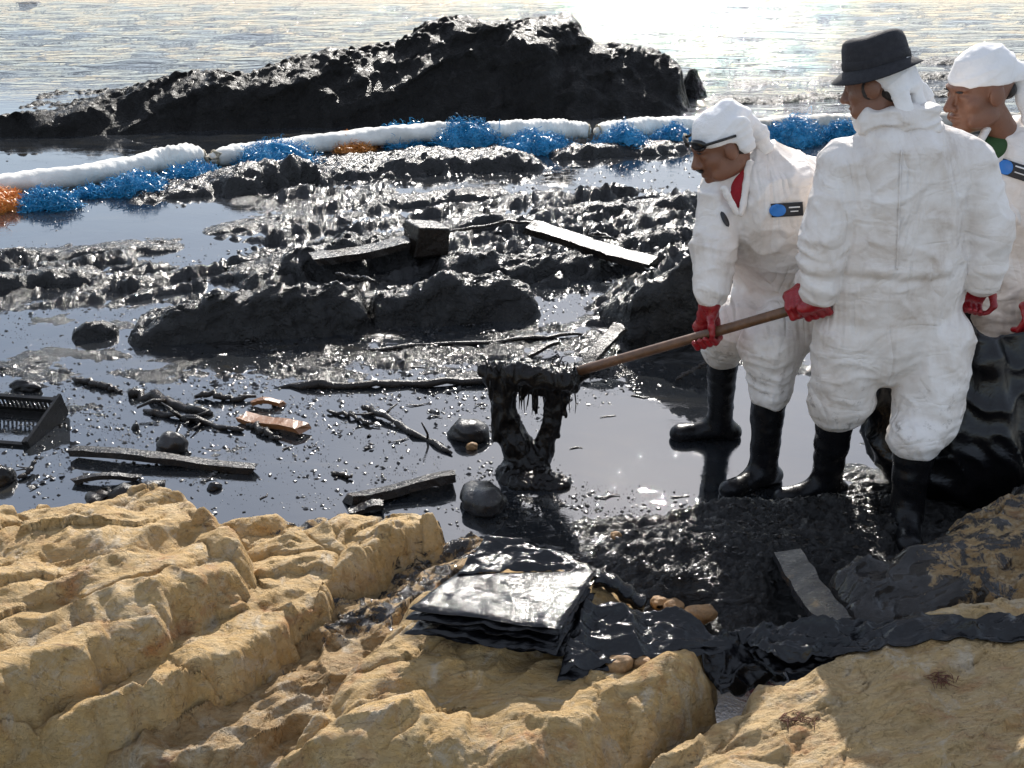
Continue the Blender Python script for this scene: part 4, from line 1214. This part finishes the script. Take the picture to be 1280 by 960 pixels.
def boot(cuff, ankle, toe, parent, seed=0, r=.068):
    """wellington: shaft, heel, instep, toe cap; sole a part of its own"""
    cuff = np.array(cuff, float); ankle = np.array(ankle, float); toe = np.array(toe, float)
    d = unit([toe[0] - ankle[0], toe[1] - ankle[1], 0])
    L = .27
    base = ankle[2] - .085
    heel = np.array([*(ankle[:2] - d[:2] * .055), base + .045]); ball = np.array([*(ankle[:2] + d[:2] * .12), base + .048]); tip = np.array([*(ankle[:2] + d[:2] * .175), base + .046])
    lo, hi = bounds([cuff, ankle, heel, tip], .12)
    S = SDF(lo, hi, .007)
    S.cone(ankle + (cuff - ankle) * 1.03, ankle, r, .055, .02)
    S.ell(heel, (.05, .045, .045), frame(d), .03)
    S.cone(ankle + np.array([0, 0, -.01]), ball, .052, .042, .04)
    S.ell(tip, (.052, .047, .044), frame(d), .03)
    v, f = S.mesh(2)
    n = vnormals(v, f)
    sh = sstep(base + .10, base + .20, v[:, 2])
    v = v + n * (.005 * n3(v[:, 0] * 9 + seed, v[:, 1] * 9, v[:, 2] * 24) * sh + .002 * n3(v[:, 0] * 30, v[:, 1] * 30, v[:, 2] * 30))[:, None]
    v[:, 2] = np.maximum(v[:, 2], base + .012)
    b = mesh_obj('boot', v, f, M['boot'], parent)
    m = MB()
    pts = []
    side = np.array([-d[1], d[0], 0])
    for k in range(20):
        a = 2 * math.pi * k / 20
        q = ankle[:2] + d[:2] * (.06 + .165 * math.cos(a)) + side[:2] * (.050 + .008 * math.cos(a)) * math.sin(a)
        pts.append(q)
    vs = [[*q, base] for q in pts] + [[*q, base + .022] for q in pts]
    m.add(vs, [tuple(range(20))[::-1], tuple(range(20, 40))] + [(k, (k + 1) % 20, 20 + (k + 1) % 20, 20 + k) for k in range(20)])
    m.build('sole', M['boottoe'], b)
    return b

def decal(name, bvh, px, py, w, h, ang, mat, parent, round_=True, off=.004, nx=26, ny=12, sub=None):
    """a thin print lying on the cloth, w x h in photograph pixels"""
    vs = []; ids = {}
    ca, sa = math.cos(ang), math.sin(ang)
    for j in range(ny + 1):
        for i in range(nx + 1):
            u, t = 2 * i / nx - 1, 2 * j / ny - 1
            if round_: k = math.sqrt(max(0, 1 - t * t * .999)) ; u = u * k
            x = px + ca * u * w / 2 - sa * t * h / 2; y = py + sa * u * w / 2 + ca * t * h / 2
            d = unit(ray(x, y))
            hit = bvh.ray_cast(Vector((0, 0, CAM_H)), Vector(d))
            if hit[0] is None: continue
            ids[(i, j)] = len(vs)
            vs.append(np.array(hit[0]) - d * off)
    fs = [tuple(ids[q] for q in ((i, j), (i + 1, j), (i + 1, j + 1), (i, j + 1))) for j in range(ny) for i in range(nx)
          if all(q in ids for q in ((i, j), (i + 1, j), (i + 1, j + 1), (i, j + 1)))]
    if not fs: return None
    o = mesh_obj(name, vs, fs, mat, parent)
    sm = o.modifiers.new('thick', 'SOLIDIFY'); sm.thickness = .0015
    return o

def scarf(H, parent, knot, tails, lift=.035, back=.0, seed=1, k=1.0):
    """cloth wrapped round the skull and knotted, folds running round it"""
    pts = [H.p(0, 0, 0)] + [p for t in tails for p in t]
    lo, hi = bounds(pts, .17)
    S = SDF(lo, hi, .005)
    H.ell(S, (-.012, 0, .037), (.105 * k, .084 * k, .104 * k), .02)
    for q, r in knot: S.ell(H.p(*q), r, None, .03)
    # cut below the brow line, sloping down towards the back of the head
    P = np.stack(np.meshgrid(*S.ax, indexing='ij'), -1)
    loc = (P - H.c) @ H.R / H.s
    pl = (lift + back * loc[..., 0] - loc[..., 2]) * .9
    S.F = np.maximum(S.F, pl.astype(np.float32))
    for t in tails:
        for a, b in zip(t[:-1], t[1:]): S.cone(a, b, .026, .030, .03, flat=((0.2, 1, 0), .45))
    v, f = S.mesh(2)
    n = vnormals(v, f)
    loc = (v - H.c) @ H.R / H.s
    fold = 1 - np.abs(n3(loc[:, 0] * 5 + seed, loc[:, 1] * 5 + loc[:, 0] * 3, loc[:, 2] * 26 + loc[:, 0] * 9))
    v = v + n * (.0065 * (fold ** 3 - .4) + .002 * n3(v[:, 0] * 40, v[:, 1] * 40, v[:, 2] * 40))[:, None]
    return mesh_obj('headscarf', v, f, M['scarf'], parent)

def body_mesh(H, neck, joints, limbs, parent, jaw=1.0):
    """the figure itself, one skin: head, neck, trunk, arms and legs"""
    allp = [H.c] + [p for l in limbs for p in l[:2]]
    lo, hi = bounds(allp, .22)
    S = SDF(lo, hi, .016, (H.c - .14, H.c + .14), .0055)
    for a, b, ra, rb, fl in limbs: S.cone(a, b, ra, rb, .04, flat=fl)
    S.cone(H.p(-.018, 0, -.045), neck, .056, .062, .03)
    H.build(S, jaw)
    v, f = S.mesh(1)
    return mesh_obj('body', v, f, M['skin'], parent)

def hair_piece(name, H, prims, parent, seed=0):
    pts = [H.p(*q[0]) for q in prims]
    lo, hi = bounds(pts, .09)
    S = SDF(lo, hi, .0035)
    for c, r in prims: H.ell(S, c, r, .008)
    v, f = S.mesh(1)
    n = vnormals(v, f); v = v + n * (.0015 * n3(v[:, 0] * 120, v[:, 1] * 120, v[:, 2] * 60))[:, None]
    return mesh_obj(name, v, f, M['hair'], parent)

def suit_of(name, prims, joints, seed, parent, h=.009, amp=.010, waist=None, cut=None, smooth=2):
    pts = [p[0] for p in prims] + [p[1] for p in prims if p[4] != 'e']
    lo, hi = bounds(pts, .30)
    S = SDF(lo, hi, h)
    for p in prims:
        if p[4] == 'e': S.ell(p[0], p[1], p[2], p[3])
        else: S.cone(p[0], p[1], p[2], p[3], p[4], flat=p[5] if len(p) > 5 else None)
    if cut is not None:
        for c, r, R in cut: S.ell(c, r, R, .02, sub=True)
    v, f = S.mesh(smooth)
    v = folds(v, f, seed, joints, amp, waist)
    v = relax(v, f, 1, .12)
    ob = mesh_obj(name, v, f, M['suit'], parent)
    return ob, BVHTree.FromPolygons([tuple(x) for x in v], [tuple(map(int, q)) for q in f])

# ---------------- the shovel's line (two workers hold it)
SH0, SH1 = J(716, 466, 4.08), J(1026, 377, 3.66)
def on_handle(t): return SH0 + (SH1 - SH0) * t
HAX = unit(SH1 - SH0)

# ================= worker with the black hat, seen from behind
pB = empty('person', (1.20, 3.66, 0))
tag(pB, 'worker in white coverall and black hat seen from behind, gripping shovel and sack', 'person')
hipL, hipR = J(1062, 428, 3.70), J(1164, 432, 3.68)
kneL, kneR = J(1050, 500, 3.70), J(1158, 520, 3.60)
cufL, cufR = J(1046, 512, 3.74), J(1144, 546, 3.54)
ankL = np.array([cufL[0] + .01, 3.78, .085]); ankR = np.array([cufR[0] + .0, 3.50, .12])
shL, shR = J(1055, 208, 3.70), J(1207, 206, 3.68)
elL, elR = J(1030, 298, 3.64), J(1236, 286, 3.65)
wrL, wrR = J(1024, 362, 3.63), J(1228, 346, 3.64)
neck, chest, waist_, pelv = J(1120, 172, 3.71), J(1130, 240, 3.69), J(1122, 335, 3.69), J(1113, 405, 3.69)
gL, gR = on_handle(.985), J(1221, 379, 3.66)
fB = (-.12, 1, 0)
headB = Head(J(1097, 106, 3.72), (-.80, .50, -.30), (.0, 0, 1), 1.06)
body_mesh(headB, neck, None, [(pelv, chest, .15, .15, (fB, .6)), (shL, shR, .06, .06, None), (shL, elL, .045, .04, None), (elL, wrL, .038, .03, None), (wrL, wrL + (gL - wrL) * .4, .024, .02, None),
          (shR, elR, .045, .04, None), (elR, wrR, .038, .03, None), (wrR, wrR + (gR - wrR) * .4, .024, .02, None), (hipL, kneL, .08, .055, None), (kneL, cufL, .05, .042, None), (cufL, ankL, .042, .036, None), (hipR, kneR, .08, .055, None), (kneR, cufR, .05, .042, None), (cufR, ankR, .042, .036, None)], pB)
R0 = frame(fB)
prims = [(pelv, waist_, .238, .220, .08, (fB, .66)), (waist_, chest, .222, .235, .10, (fB, .60)), (chest, (shL + shR) / 2 + np.array([0, 0, -.01]), .205, .12, .10, (fB, .62)),
         (shL, shR, .085, .085, .08), ((shL + shR) / 2, neck, .12, .090, .08),
         (shL, elL, .088, .080, .016), (elL, wrL, .080, .064, .016), (shR, elR, .088, .082, .016), (elR, wrR, .082, .066, .016),
         (hipL + np.array([0, -.02, .03]), kneL, .132, .112, .022), (kneL, cufL, .110, .090, .022), (hipR + np.array([0, -.02, .03]), kneR, .132, .114, .022), (kneR, cufR, .112, .094, .022),
         (neck + np.array([.01, -.03, .015]), np.array([.14, .11, .055]), frame((-.3, 1, .35)), .05, 'e')]
sB, bvB = suit_of('coverall', prims, [(elL, .13), (elR, .13), (wrL, .11), (wrR, .11), (kneL, .20), (kneR, .20), (cufL, .15), (cufR, .16), (shL, .10), (shR, .10)], 2, pB, .008, .0095,
                  waist=lambda v: J(1115, 347, 3.55)[2] + 0 * v[:, 0] - 5 * (np.abs(v[:, 0] - 1.22) > .29))
# hood collar standing behind the neck
S = SDF(*bounds([neck], .24), .006)
hc = neck + np.array([-.004, .0, .048]); ring = []
for k in range(17):
    an = 2 * math.pi * k / 16
    ring.append(hc + np.array([.108 * math.cos(an), .088 * math.sin(an), -.022 * math.sin(an) - .018 * math.cos(an) + .012 * math.sin(3 * an)]))
for k in range(16): S.cone(ring[k], ring[k + 1], .038 + .008 * math.sin(2.3 * k), .038 + .008 * math.sin(2.3 * k + 2.3), .02)
S.cone(hc + np.array([.03, -.06, -.03]), hc + np.array([.075, -.07, .05]), .05, .035, .03)
v, f = S.mesh(2); n = vnormals(v, f)
v = v + n * (.014 * ((1 - np.abs(n3(v[:, 0] * 8 + v[:, 2] * 9, v[:, 1] * 8, v[:, 2] * 26 - v[:, 0] * 10))) ** 3 - .4))[:, None]
mesh_obj('hood', v, f, M['suit'], sB)
decal('seam', bvB, 1124, 262, 2.2, 150, .04, M['suit'], sB, False, .003, 2, 40)
glove('glove', gL, HAX, wrL + (gL - wrL) * .25, elL - wrL, pB, 1, .075, 1.1)
glove('glove', gR, (1, .1, -.25), wrR + (gR - wrR) * .15, elR - wrR, pB, -1, .06, .95)
boot(cufL, ankL, ankL + np.array([-.25, -.07, 0]), pB, 1, .078); boot(cufR, ankR, ankR + np.array([-.05, -.2, 0]), pB, 2, .08)
scarf(headB, pB, [((-.085, .0, -.02), .04)], [[headB.p(-.092, -.02, .01), headB.p(-.105, -.02, -.09)], [headB.p(-.07, .058, .01), headB.p(-.085, .062, -.085)], [headB.p(-.08, -.055, .0), headB.p(-.10, -.085, -.07), headB.p(-.11, -.115, -.10)]], .008, .55, 3, .95)
# hat: crown and brim
def lathe(prof, H, c, sx=1.0, sy=.86, n=40, dent=0.0, seed=0, brim=0.0):
    vs = []
    for i, (r, z) in enumerate(prof):
        for k in range(n):
            a = 2 * math.pi * k / n
            x, y = r * sx * math.cos(a), r * sy * math.sin(a)
            zz = z + dent * math.sin(3 * a + seed) * r + brim * (max(0, r - .10)) * math.cos(2 * a)
            vs.append(H.p(c[0] + x, c[1] + y, c[2] + zz))
    m = len(prof)
    fs = [(i * n + k, i * n + (k + 1) % n, (i + 1) * n + (k + 1) % n, (i + 1) * n + k) for i in range(m - 1) for k in range(n)]
    fs.append(tuple((m - 1) * n + k for k in range(n)))
    return vs, fs
vs, fs = lathe([(.103, -.004), (.104, .012), (.102, .035), (.098, .066), (.092, .084), (.080, .093), (.060, .096), (.02, .094)], headB, (-.008, 0, .060), dent=.05)
hat = mesh_obj('hat', vs, fs, M['hat'], pB)
vs, fs = lathe([(.099, .004), (.112, -.002), (.126, -.014), (.140, -.026), (.141, -.030), (.127, -.020), (.112, -.008), (.097, -.004)], headB, (-.004, 0, .060), brim=.20)
mesh_obj('brim', vs, fs[:-1], M['hat'], hat)
vs, fs = lathe([(.1055, .004), (.1065, .008), (.1055, .026), (.1030, .030)], headB, (-.008, 0, .060), dent=.05)
mesh_obj('band', vs, fs[:-1], M['hat'], hat)
hair_piece('hair', headB, [((.012, .072, -.005), (.02, .012, .03)), ((.012, -.072, -.005), (.02, .012, .03)), ((-.05, 0, -.02), (.06, .07, .05))], pB)

# ================= bending worker with the white headscarf and sunglasses
pA = empty('person', (1.0, 3.95, 0))
tag(pA, 'worker in white coverall and headscarf with sunglasses bending over the shovel', 'person')
hipR, hipL = J(966, 366, 4.24), J(1022, 372, 4.16)
kneR, kneL = J(912, 408, 4.14), J(964, 432, 3.94)
cufR, cufL = J(904, 438, 4.28), J(962, 484, 3.93)
ankR = np.array([cufR[0] + .03, 4.36, .06]); ankL = np.array([cufL[0] + .01, 3.93, .06])
shR, shL = J(903, 244, 4.04), J(1020, 232, 4.14)
elR, elL = J(893, 312, 3.96), J(1050, 330, 4.05)
gA = on_handle(.565); wrR = J(889, 362, 3.885); gA2 = on_handle(.93); wrL = gA2 + np.array([.06, .07, .08])
neck, chest, waist_, pelv = J(938, 216, 4.06), J(968, 268, 4.06), J(992, 328, 4.16), J(998, 358, 4.22)
fA = (-.35, -.9, -.25)
headA = Head(J(901, 183, 4.02), (-.88, -.22, -.40), (0, 0, 1), 1.06)
body_mesh(headA, neck, None, [(pelv, chest, .14, .14, (fA, .65)), (shL, shR, .06, .06, None), (shL, elL, .045, .04, None), (elL, wrL, .038, .03, None), (wrL, wrL + (gA2 - wrL) * .4, .022, .02, None),
          (shR, elR, .045, .04, None), (elR, wrR, .038, .03, None), (wrR, wrR + (gA - wrR) * .3, .022, .018, None), (hipL, kneL, .08, .055, None), (kneL, cufL, .05, .042, None), (cufL, ankL, .042, .036, None), (hipR, kneR, .08, .055, None), (kneR, cufR, .05, .042, None), (cufR, ankR, .042, .036, None)], pA, .97)
back = J(985, 205, 4.2)
prims = [(pelv, waist_, .22, .215, .08, (fA, .72)), (waist_, chest, .215, .225, .10, (fA, .70)), (shL, shR, .095, .092, .10), (chest, (shL + shR) / 2 + np.array([0, .03, -.02]), .19, .15, .10, (fA, .72)),
         ((shL + shR) / 2 + np.array([0, .06, 0]), neck + np.array([.03, .03, .0]), .12, .095, .07),
         (shR, elR, .088, .080, .016), (elR, wrR, .080, .068, .016), (shL, elL, .10, .085, .014), (elL, wrL, .085, .065, .05),
         (hipL, kneL, .142, .118, .03), (hipR, kneR, .138, .110, .03), (kneL, cufL, .116, .088, .03), (kneR, cufR, .108, .08, .03)]
openA = J(915, 243, 3.90)
sA, bvA = suit_of('coverall', prims, [(elR, .13), (wrR, .12), (kneL, .20), (kneR, .18), (cufL, .15), (cufR, .12), (shR, .12), (waist_, .16)], 5, pA, .008, .0105,
                  cut=[(J(917, 232, 3.93), (.055, .06, .085), frame((-.2, -1, 0)))])
# red shirt in the open collar
S = SDF(*bounds([neck, J(922, 250, 3.97)], .16), .006)
S.cone(neck + np.array([-.02, -.03, -.01]), J(924, 252, 3.99), .066, .055, .03)
v, f = S.mesh(1); mesh_obj('shirt', v, f, M['redshirt'], pA)
# collar flaps
for (a, b, r) in ((J(937, 205, 3.99), J(927, 268, 3.90), .017), (J(905, 236, 3.93), J(922, 268, 3.905), .015)):
    S = SDF(*bounds([a, b], .07), .005); S.cone(a, b, r, r * .7, .02, flat=((0, 1, .2), .6)); v, f = S.mesh(1)
    n = vnormals(v, f); v = v + n * (.004 * n3(v[:, 0] * 30, v[:, 1] * 30, v[:, 2] * 30))[:, None]
    mesh_obj('collar', v, f, M['suit'], sA)
glove('glove', gA, HAX, wrR + (gA - wrR) * .25, elR - wrR, pA, -1, .07, 1.12)
glove('glove', gA2, HAX, wrL, elL - wrL, pA, 1, .07, 1.0)
boot(cufR, ankR, ankR + np.array([-.25, -.02, 0]), pA, 3, .066); boot(cufL, ankL, ankL + np.array([-.22, -.14, 0]), pA, 4, .074)
scarf(headA, pA, [((-.085, .015, .085), .035), ((-.10, .0, .05), .045), ((-.06, 0, .12), .032)], [[headA.p(-.10, .03, .06), headA.p(-.13, .035, -.01), headA.p(-.135, .04, -.06)], [headA.p(-.07, .085, .07), headA.p(-.055, .098, .0)]], .028, .10, 8)
# sunglasses pushed up on the scarf
def glasses(H, parent, z=.060, x=.098):
    g = MB().tube([H.p(x + .005, -.016, z + .004), H.p(x + .008, 0, z + .008), H.p(x + .005, .016, z + .004)], .005, 6).build('sunglasses', M['lens'], parent, True)
    for s_ in (1, -1): MB().tube([H.p(-.03, s_ * .094, z - .014), H.p(.03, s_ * .092, z - .004), H.p(.078, s_ * .076, z)], .005 * H.s, 6).build('temple', M['lens'], g, True)
    for s_ in (-1, 1):
        vs = []; fs = []
        n = 16
        for ring, (rr, dx) in enumerate(((1.0, 0), (.6, .006), (0.02, .008))):
            for k in range(n):
                a = 2 * math.pi * k / n
                yy = s_ * (.046 + .036 * rr * math.cos(a)); zz = z + .024 * rr * math.sin(a)
                xx = x + dx - 6.5 * max(0, abs(yy) - .015) ** 2 + .004
                vs.append(H.p(xx, yy, zz))
        for r_ in range(2):
            for k in range(n): fs.append((r_ * n + k, r_ * n + (k + 1) % n, (r_ + 1) * n + (k + 1) % n, (r_ + 1) * n + k))
        l = mesh_obj('lens', vs, fs, M['lens'], g)
        so = l.modifiers.new('thick', 'SOLIDIFY'); so.thickness = .004
    return g
glasses(headA, pA)
hair_piece('hair', headA, [((-.055, .062, -.005), (.035, .018, .034)), ((-.055, -.062, -.005), (.035, .018, .034)), ((-.085, 0, -.01), (.025, .06, .035))], pA)
hair_piece('moustache', headA, [((.101, .012, -.045), (.007, .017, .006)), ((.101, -.012, -.045), (.007, .017, .006))], pA)
hair_piece('eyebrow', headA, [((.091, .030, .026), (.006, .020, .0042))], pA)
hair_piece('eyebrow', headA, [((.091, -.030, .026), (.006, .020, .0042))], pA)
bd = decal('badge', bvA, 984, 262, 40, 17, -.06, M['patchblack'], sA, False)
decal('emblem', bvA, 972, 263, 21, 16, -.06, M['patchblue'], bd, True, .0065)
decal('lettering', bvA, 993, 259, 14, 1.6, -.06, M['patchwhite'], bd, False, .007, 8, 2)
decal('lettering', bvA, 993, 264, 10, 1.3, -.06, M['patchwhite'], bd, False, .007, 8, 2)
decal('logo', bvA, 906, 274, 7, 21, -.45, M['patchblack'], sA, True)

# ================= worker at the edge, white headscarf, badge on the chest
pC = empty('person', (1.9, 4.1, 0))
tag(pC, 'worker in white coverall and plain white headscarf holding the black sack open', 'person')
shR, shL = J(1222, 212, 4.16), J(1335, 218, 4.10)
elR, elL = J(1228, 300, 4.14), J(1362, 320, 4.04)
wrR, wrL = J(1275, 352, 4.04), J(1308, 380, 3.90)
gC, gC2 = J(1283, 404, 3.80), J(1300, 412, 3.98)
hipR, hipL = J(1258, 390, 4.14), J(1335, 395, 4.10)
kneR, kneL = J(1252, 500, 4.12), J(1330, 515, 4.08)
ankR, ankL = np.array([1.90, 4.22, .07]), np.array([2.25, 4.18, .07])
cufR, cufL = ankR + np.array([0, 0, .30]), ankL + np.array([0, 0, .30])
neck, chest, pelv = J(1258, 178, 4.14), J(1280, 250, 4.13), J(1296, 385, 4.12)
fC = (-.5, -.85, 0)
headC = Head(J(1225, 114, 4.10), (-.93, -.22, -.22), (0.05, 0, 1), 1.2)
body_mesh(headC, neck, None, [(pelv, chest, .15, .15, (fC, .65)), (shL, shR, .06, .06, None), (shL, elL, .045, .04, None), (elL, wrL, .038, .03, None), (wrL, wrL + (gC - wrL) * .4, .022, .02, None),
          (shR, elR, .045, .04, None), (elR, wrR, .038, .03, None), (wrR, wrR + (gC2 - wrR) * .4, .022, .02, None), (hipL, kneL, .08, .055, None), (kneL, cufL, .05, .042, None), (cufL, ankL, .042, .036, None), (hipR, kneR, .08, .055, None), (kneR, cufR, .05, .042, None), (cufR, ankR, .042, .036, None)], pC)
prims = [(pelv, chest, .235, .245, .08, (fC, .70)), (shL, shR, .10, .10, .10), (chest, (shL + shR) / 2, .21, .14, .10, (fC, .66)), ((shL + shR) / 2 + np.array([0, .05, 0]), neck + np.array([.05, .03, -.01]), .12, .10, .07),
         (shR, elR, .10, .09, .05), (elR, wrR, .09, .066, .05), (shL, elL, .10, .09, .05), (elL, wrL, .09, .07, .05),
         (hipL, kneL, .145, .125, .06), (hipR, kneR, .14, .12, .06), (kneL, cufL, .12, .09, .04), (kneR, cufR, .12, .09, .04)]
sC, bvC = suit_of('coverall', prims, [(elR, .13), (elL, .13), (kneR, .18), (hipR, .15), (shL, .12)], 9, pC, .009, .0095, cut=[(J(1203, 184, 4.02), (.05, .06, .07), frame((-.5, -1, 0)))])
S = SDF(*bounds([neck, J(1212, 185, 4.10)], .16), .006)
S.cone(neck + np.array([-.03, -.02, -.02]), J(1212, 192, 4.09), .066, .05, .03)
v, f = S.mesh(1); mesh_obj('shirt', v, f, M['greenshirt'], pC)
a, b = J(1234, 160, 4.08), J(1205, 215, 3.98)
S = SDF(*bounds([a, b], .07), .005); S.cone(a, b, .018, .012, .02, flat=((0, 1, .2), .6)); v, f = S.mesh(1); mesh_obj('collar', v, f, M['suit'], sC)
glove('glove', gC, (1, .1, -.3), wrL + (gC - wrL) * .3, elL - wrL, pC, 1, .07, 1.1)
glove('glove', gC2, (1, .1, -.3), wrR + (gC2 - wrR) * .3, elR - wrR, pC, -1, .07, 1.0)
boot(cufR, ankR, ankR + np.array([-.2, -.15, 0]), pC, 5, .072); boot(cufL, ankL, ankL + np.array([-.1, -.2, 0]), pC, 6, .072)
scarf(headC, pC, [((-.11, .0, .0), .042), ((-.10, .03, .03), .045)], [[headC.p(-.11, .03, .03), headC.p(-.13, .045, -.05), headC.p(-.135, .05, -.11)], [headC.p(-.115, -.01, .02), headC.p(-.165, -.01, -.03), headC.p(-.185, -.01, -.10)]], .030, .12, 14, 1.02)
hair_piece('hair', headC, [((-.004, .074, .022), (.012, .006, .022)), ((-.004, -.074, .022), (.012, .006, .022)), ((-.075, 0, -.01), (.03, .06, .035))], pC)
hair_piece('eyebrow', headC, [((.091, .030, .026), (.006, .020, .0045))], pC)
hair_piece('eyebrow', headC, [((.091, -.030, .026), (.006, .020, .0045))], pC)
bd = decal('badge', bvC, 1272, 214, 44, 19, .32, M['patchblack'], sC, False)
decal('emblem', bvC, 1257, 209, 19, 19, .3, M['patchblue'], bd, True, .0065)
decal('lettering', bvC, 1277, 210, 16, 1.8, .32, M['patchwhite'], bd, False, .007, 8, 2)
decal('lettering', bvC, 1275, 217, 14, 1.4, .32, M['patchwhite'], bd, False, .007, 8, 2)

# ------------------------------------------------------------------ shovel, with its load of tar
sh = empty('shovel', (0.25, 4.1, 0))
tag(sh, 'wooden-handled shovel held by two workers, its blade buried under tar', 'shovel')
MB().tube([on_handle(t) for t in np.linspace(-.02, 1.0, 9)], [.021, .021, .0205, .0205, .020, .020, .0195, .0195, .019], 12).build('handle', M['handle'], sh, True)
MB().tube([on_handle(-.14), on_handle(-.06), on_handle(.03)], [.030, .027, .0235], 12).build('socket', M['steel'], sh, True)
side = unit(np.cross(HAX, (0, 0, 1))); upv = np.cross(side, HAX)
vs = []; nb = 13
bl = unit(HAX * 1 + np.array([0, 0, .10]))
for i in range(nb):
    for j in range(nb):
        u, w = i / (nb - 1), 2 * j / (nb - 1) - 1
        wid = .125 * (1 if u < .75 else math.sqrt(max(.05, 1 - ((u - .75) / .25) ** 2)))
        vs.append(on_handle(-.12) - bl * (.30 * u) + side * w * wid + np.array([0, 0, .05 * w * w + .02 * u * u]))
bld = mesh_obj('blade', vs, grid_faces(nb, nb), M['steel'], sh)
bld.modifiers.new('thick', 'SOLIDIFY').thickness = .004

S = SDF(J(560, 620, 4.35), J(760, 420, 3.85), .007) if False else SDF(J(655, 620, 4.1) - np.array([.36, .26, .12]), J(665, 450, 4.1) + np.array([.40, .26, .10]), .0065)
def T(px, py, y=4.08): return J(px, py, y)
for a, b, ra, rb in [((606, 462), (650, 464), .026, .045), ((650, 464), (712, 476), .052, .050), ((712, 474), (736, 462), .034, .028), ((618, 472), (700, 484), .042, .038),
                     ((630, 480), (632, 520), .044, .040), ((632, 520), (644, 556), .042, .046), ((691, 485), (688, 530), .030, .026), ((688, 530), (678, 566), .028, .042),
                     ((644, 556), (664, 580), .060, .062), ((664, 575), (660, 604), .074, .080), ((612, 470), (613, 500), .012, .006), ((668, 486), (670, 516), .010, .004), ((655, 486), (654, 500), .010, .004),
                     ((706, 484), (707, 520), .011, .004), ((642, 528), (655, 550), .026, .02), ((622, 500), (622, 545), .018, .022), ((700, 500), (699, 545), .009, .008)]:
    S.cone(T(*a), T(*b), ra, rb, .022)
for yy in (3.99, 4.17): S.cone(T(640, 466, yy), T(706, 476, yy), .045, .042, .03)
S.ell(G(660, 600) + np.array([0, 0, .0]), (.11, .09, .04), None, .05)
S.ell(G(690, 604), (.08, .06, .03), None, .05)
S.ell(G(638, 592), (.06, .07, .03), None, .05)
v, f = S.mesh(1); n = vnormals(v, f)
rag = 1 - np.abs(n3(v[:, 0] * 26, v[:, 1] * 26, v[:, 2] * 8))
v = v + n * (.016 * (rag ** 2 - .45) + .010 * fbm3(v[:, 0] * 38, v[:, 1] * 38, v[:, 2] * 20, 2))[:, None]
tar = mesh_obj('tar_clump', v, f, M['oilgoo'])
tag(tar, 'ragged black tar and weed hanging off the shovel down to the pool', 'tar')
# threads of weed
rs = np.random.RandomState(4)
m = MB()
for k in range(46):
    x = rs.uniform(605, 722); y0 = 470 + rs.uniform(0, 16); ln = rs.uniform(12, 46)
    yy = 4.08 + rs.uniform(-.10, .06)
    pts = [T(x, y0, yy)]
    for s_ in range(3): pts.append(pts[-1] + np.array([rs.uniform(-.006, .006), rs.uniform(-.004, .004), -ln / 330 / 3]))
    m.tube(pts, [.004, .0035, .0025, .0012], 5)
for k in range(30):
    a = T(rs.uniform(606, 720), rs.uniform(452, 462), 4.08 + rs.uniform(-.1, .08)); q = a + np.array([rs.uniform(-.04, .04), rs.uniform(-.03, .03), rs.uniform(.0, .03)])
    m.tube([a - np.array([0, 0, .02]), (a + q) / 2 + np.array([0, 0, .012]), q], [.004, .003, .0015], 5)
m.build('strand', M['oilgoo'], tar, True)['kind'] = 'stuff'

# ------------------------------------------------------------------ the big black sack
sc = np.array([1.80, 3.80]); nth, nz = 150, 70
vs = []
for i in range(nz):
    t = i / (nz - 1)
    for k in range(nth):
        a = 2 * math.pi * k / nth
        rim = .80 + .05 * math.cos(a - 2.4) + .02 * math.sin(5 * a)
        z = .02 + t * (rim - .02)
        r = .30 * (math.sin(min(1, t * 2.2 + .22) * math.pi / 2) ** .6) * (1.08 - .30 * t ** 2.2)
        pl = math.sin(7 * a + 3 * math.sin(2 * t + a)) * .5 + math.sin(13 * a + 4 * t) * .3
        r *= 1 + .10 * pl * (.25 + t) + .035 * math.sin(23 * a + 5 * t + math.sin(3 * a)) * t
        vs.append([sc[0] + 1.15 * r * math.cos(a) - .02 * t, sc[1] + .85 * r * math.sin(a) + .10 * t, z])
vs = np.array(vs)
q = .020 * fbm3(vs[:, 0] * 6, vs[:, 1] * 6, vs[:, 2] * 5, 3) + .03 * ((1 - np.abs(n3(vs[:, 0] * 9 + vs[:, 2] * 5, vs[:, 1] * 9, vs[:, 2] * 6))) ** 3)
dd = vs[:, :2] - sc; vs[:, :2] += dd / np.linalg.norm(dd, axis=1)[:, None] * q[:, None]
fs = np.array([(i * nth + k, i * nth + (k + 1) % nth, (i + 1) * nth + (k + 1) % nth, (i + 1) * nth + k) for i in range(nz - 1) for k in range(nth)])
sk = mesh_obj('rubbish_sack', vs, fs, M['bag'])
sk.modifiers.new('thick', 'SOLIDIFY').thickness = .003
tag(sk, 'tall black plastic sack held open between the two standing workers', 'sack')
S = SDF(np.array([sc[0] - .42, sc[1] - .34, -.02]), np.array([sc[0] + .42, sc[1] + .40, .62]), .02)
S.ell((sc[0], sc[1] + .02, .26), (.27, .20, .26), None, .05)
v, f = S.mesh(1); n = vnormals(v, f); v = v + n * (.02 * fbm3(v[:, 0] * 9, v[:, 1] * 9, v[:, 2] * 9, 2))[:, None]
tag(mesh_obj('tar_heap', v, f, M['oilgoo']), 'black oily waste filling the sack between the two standing workers', 'waste')
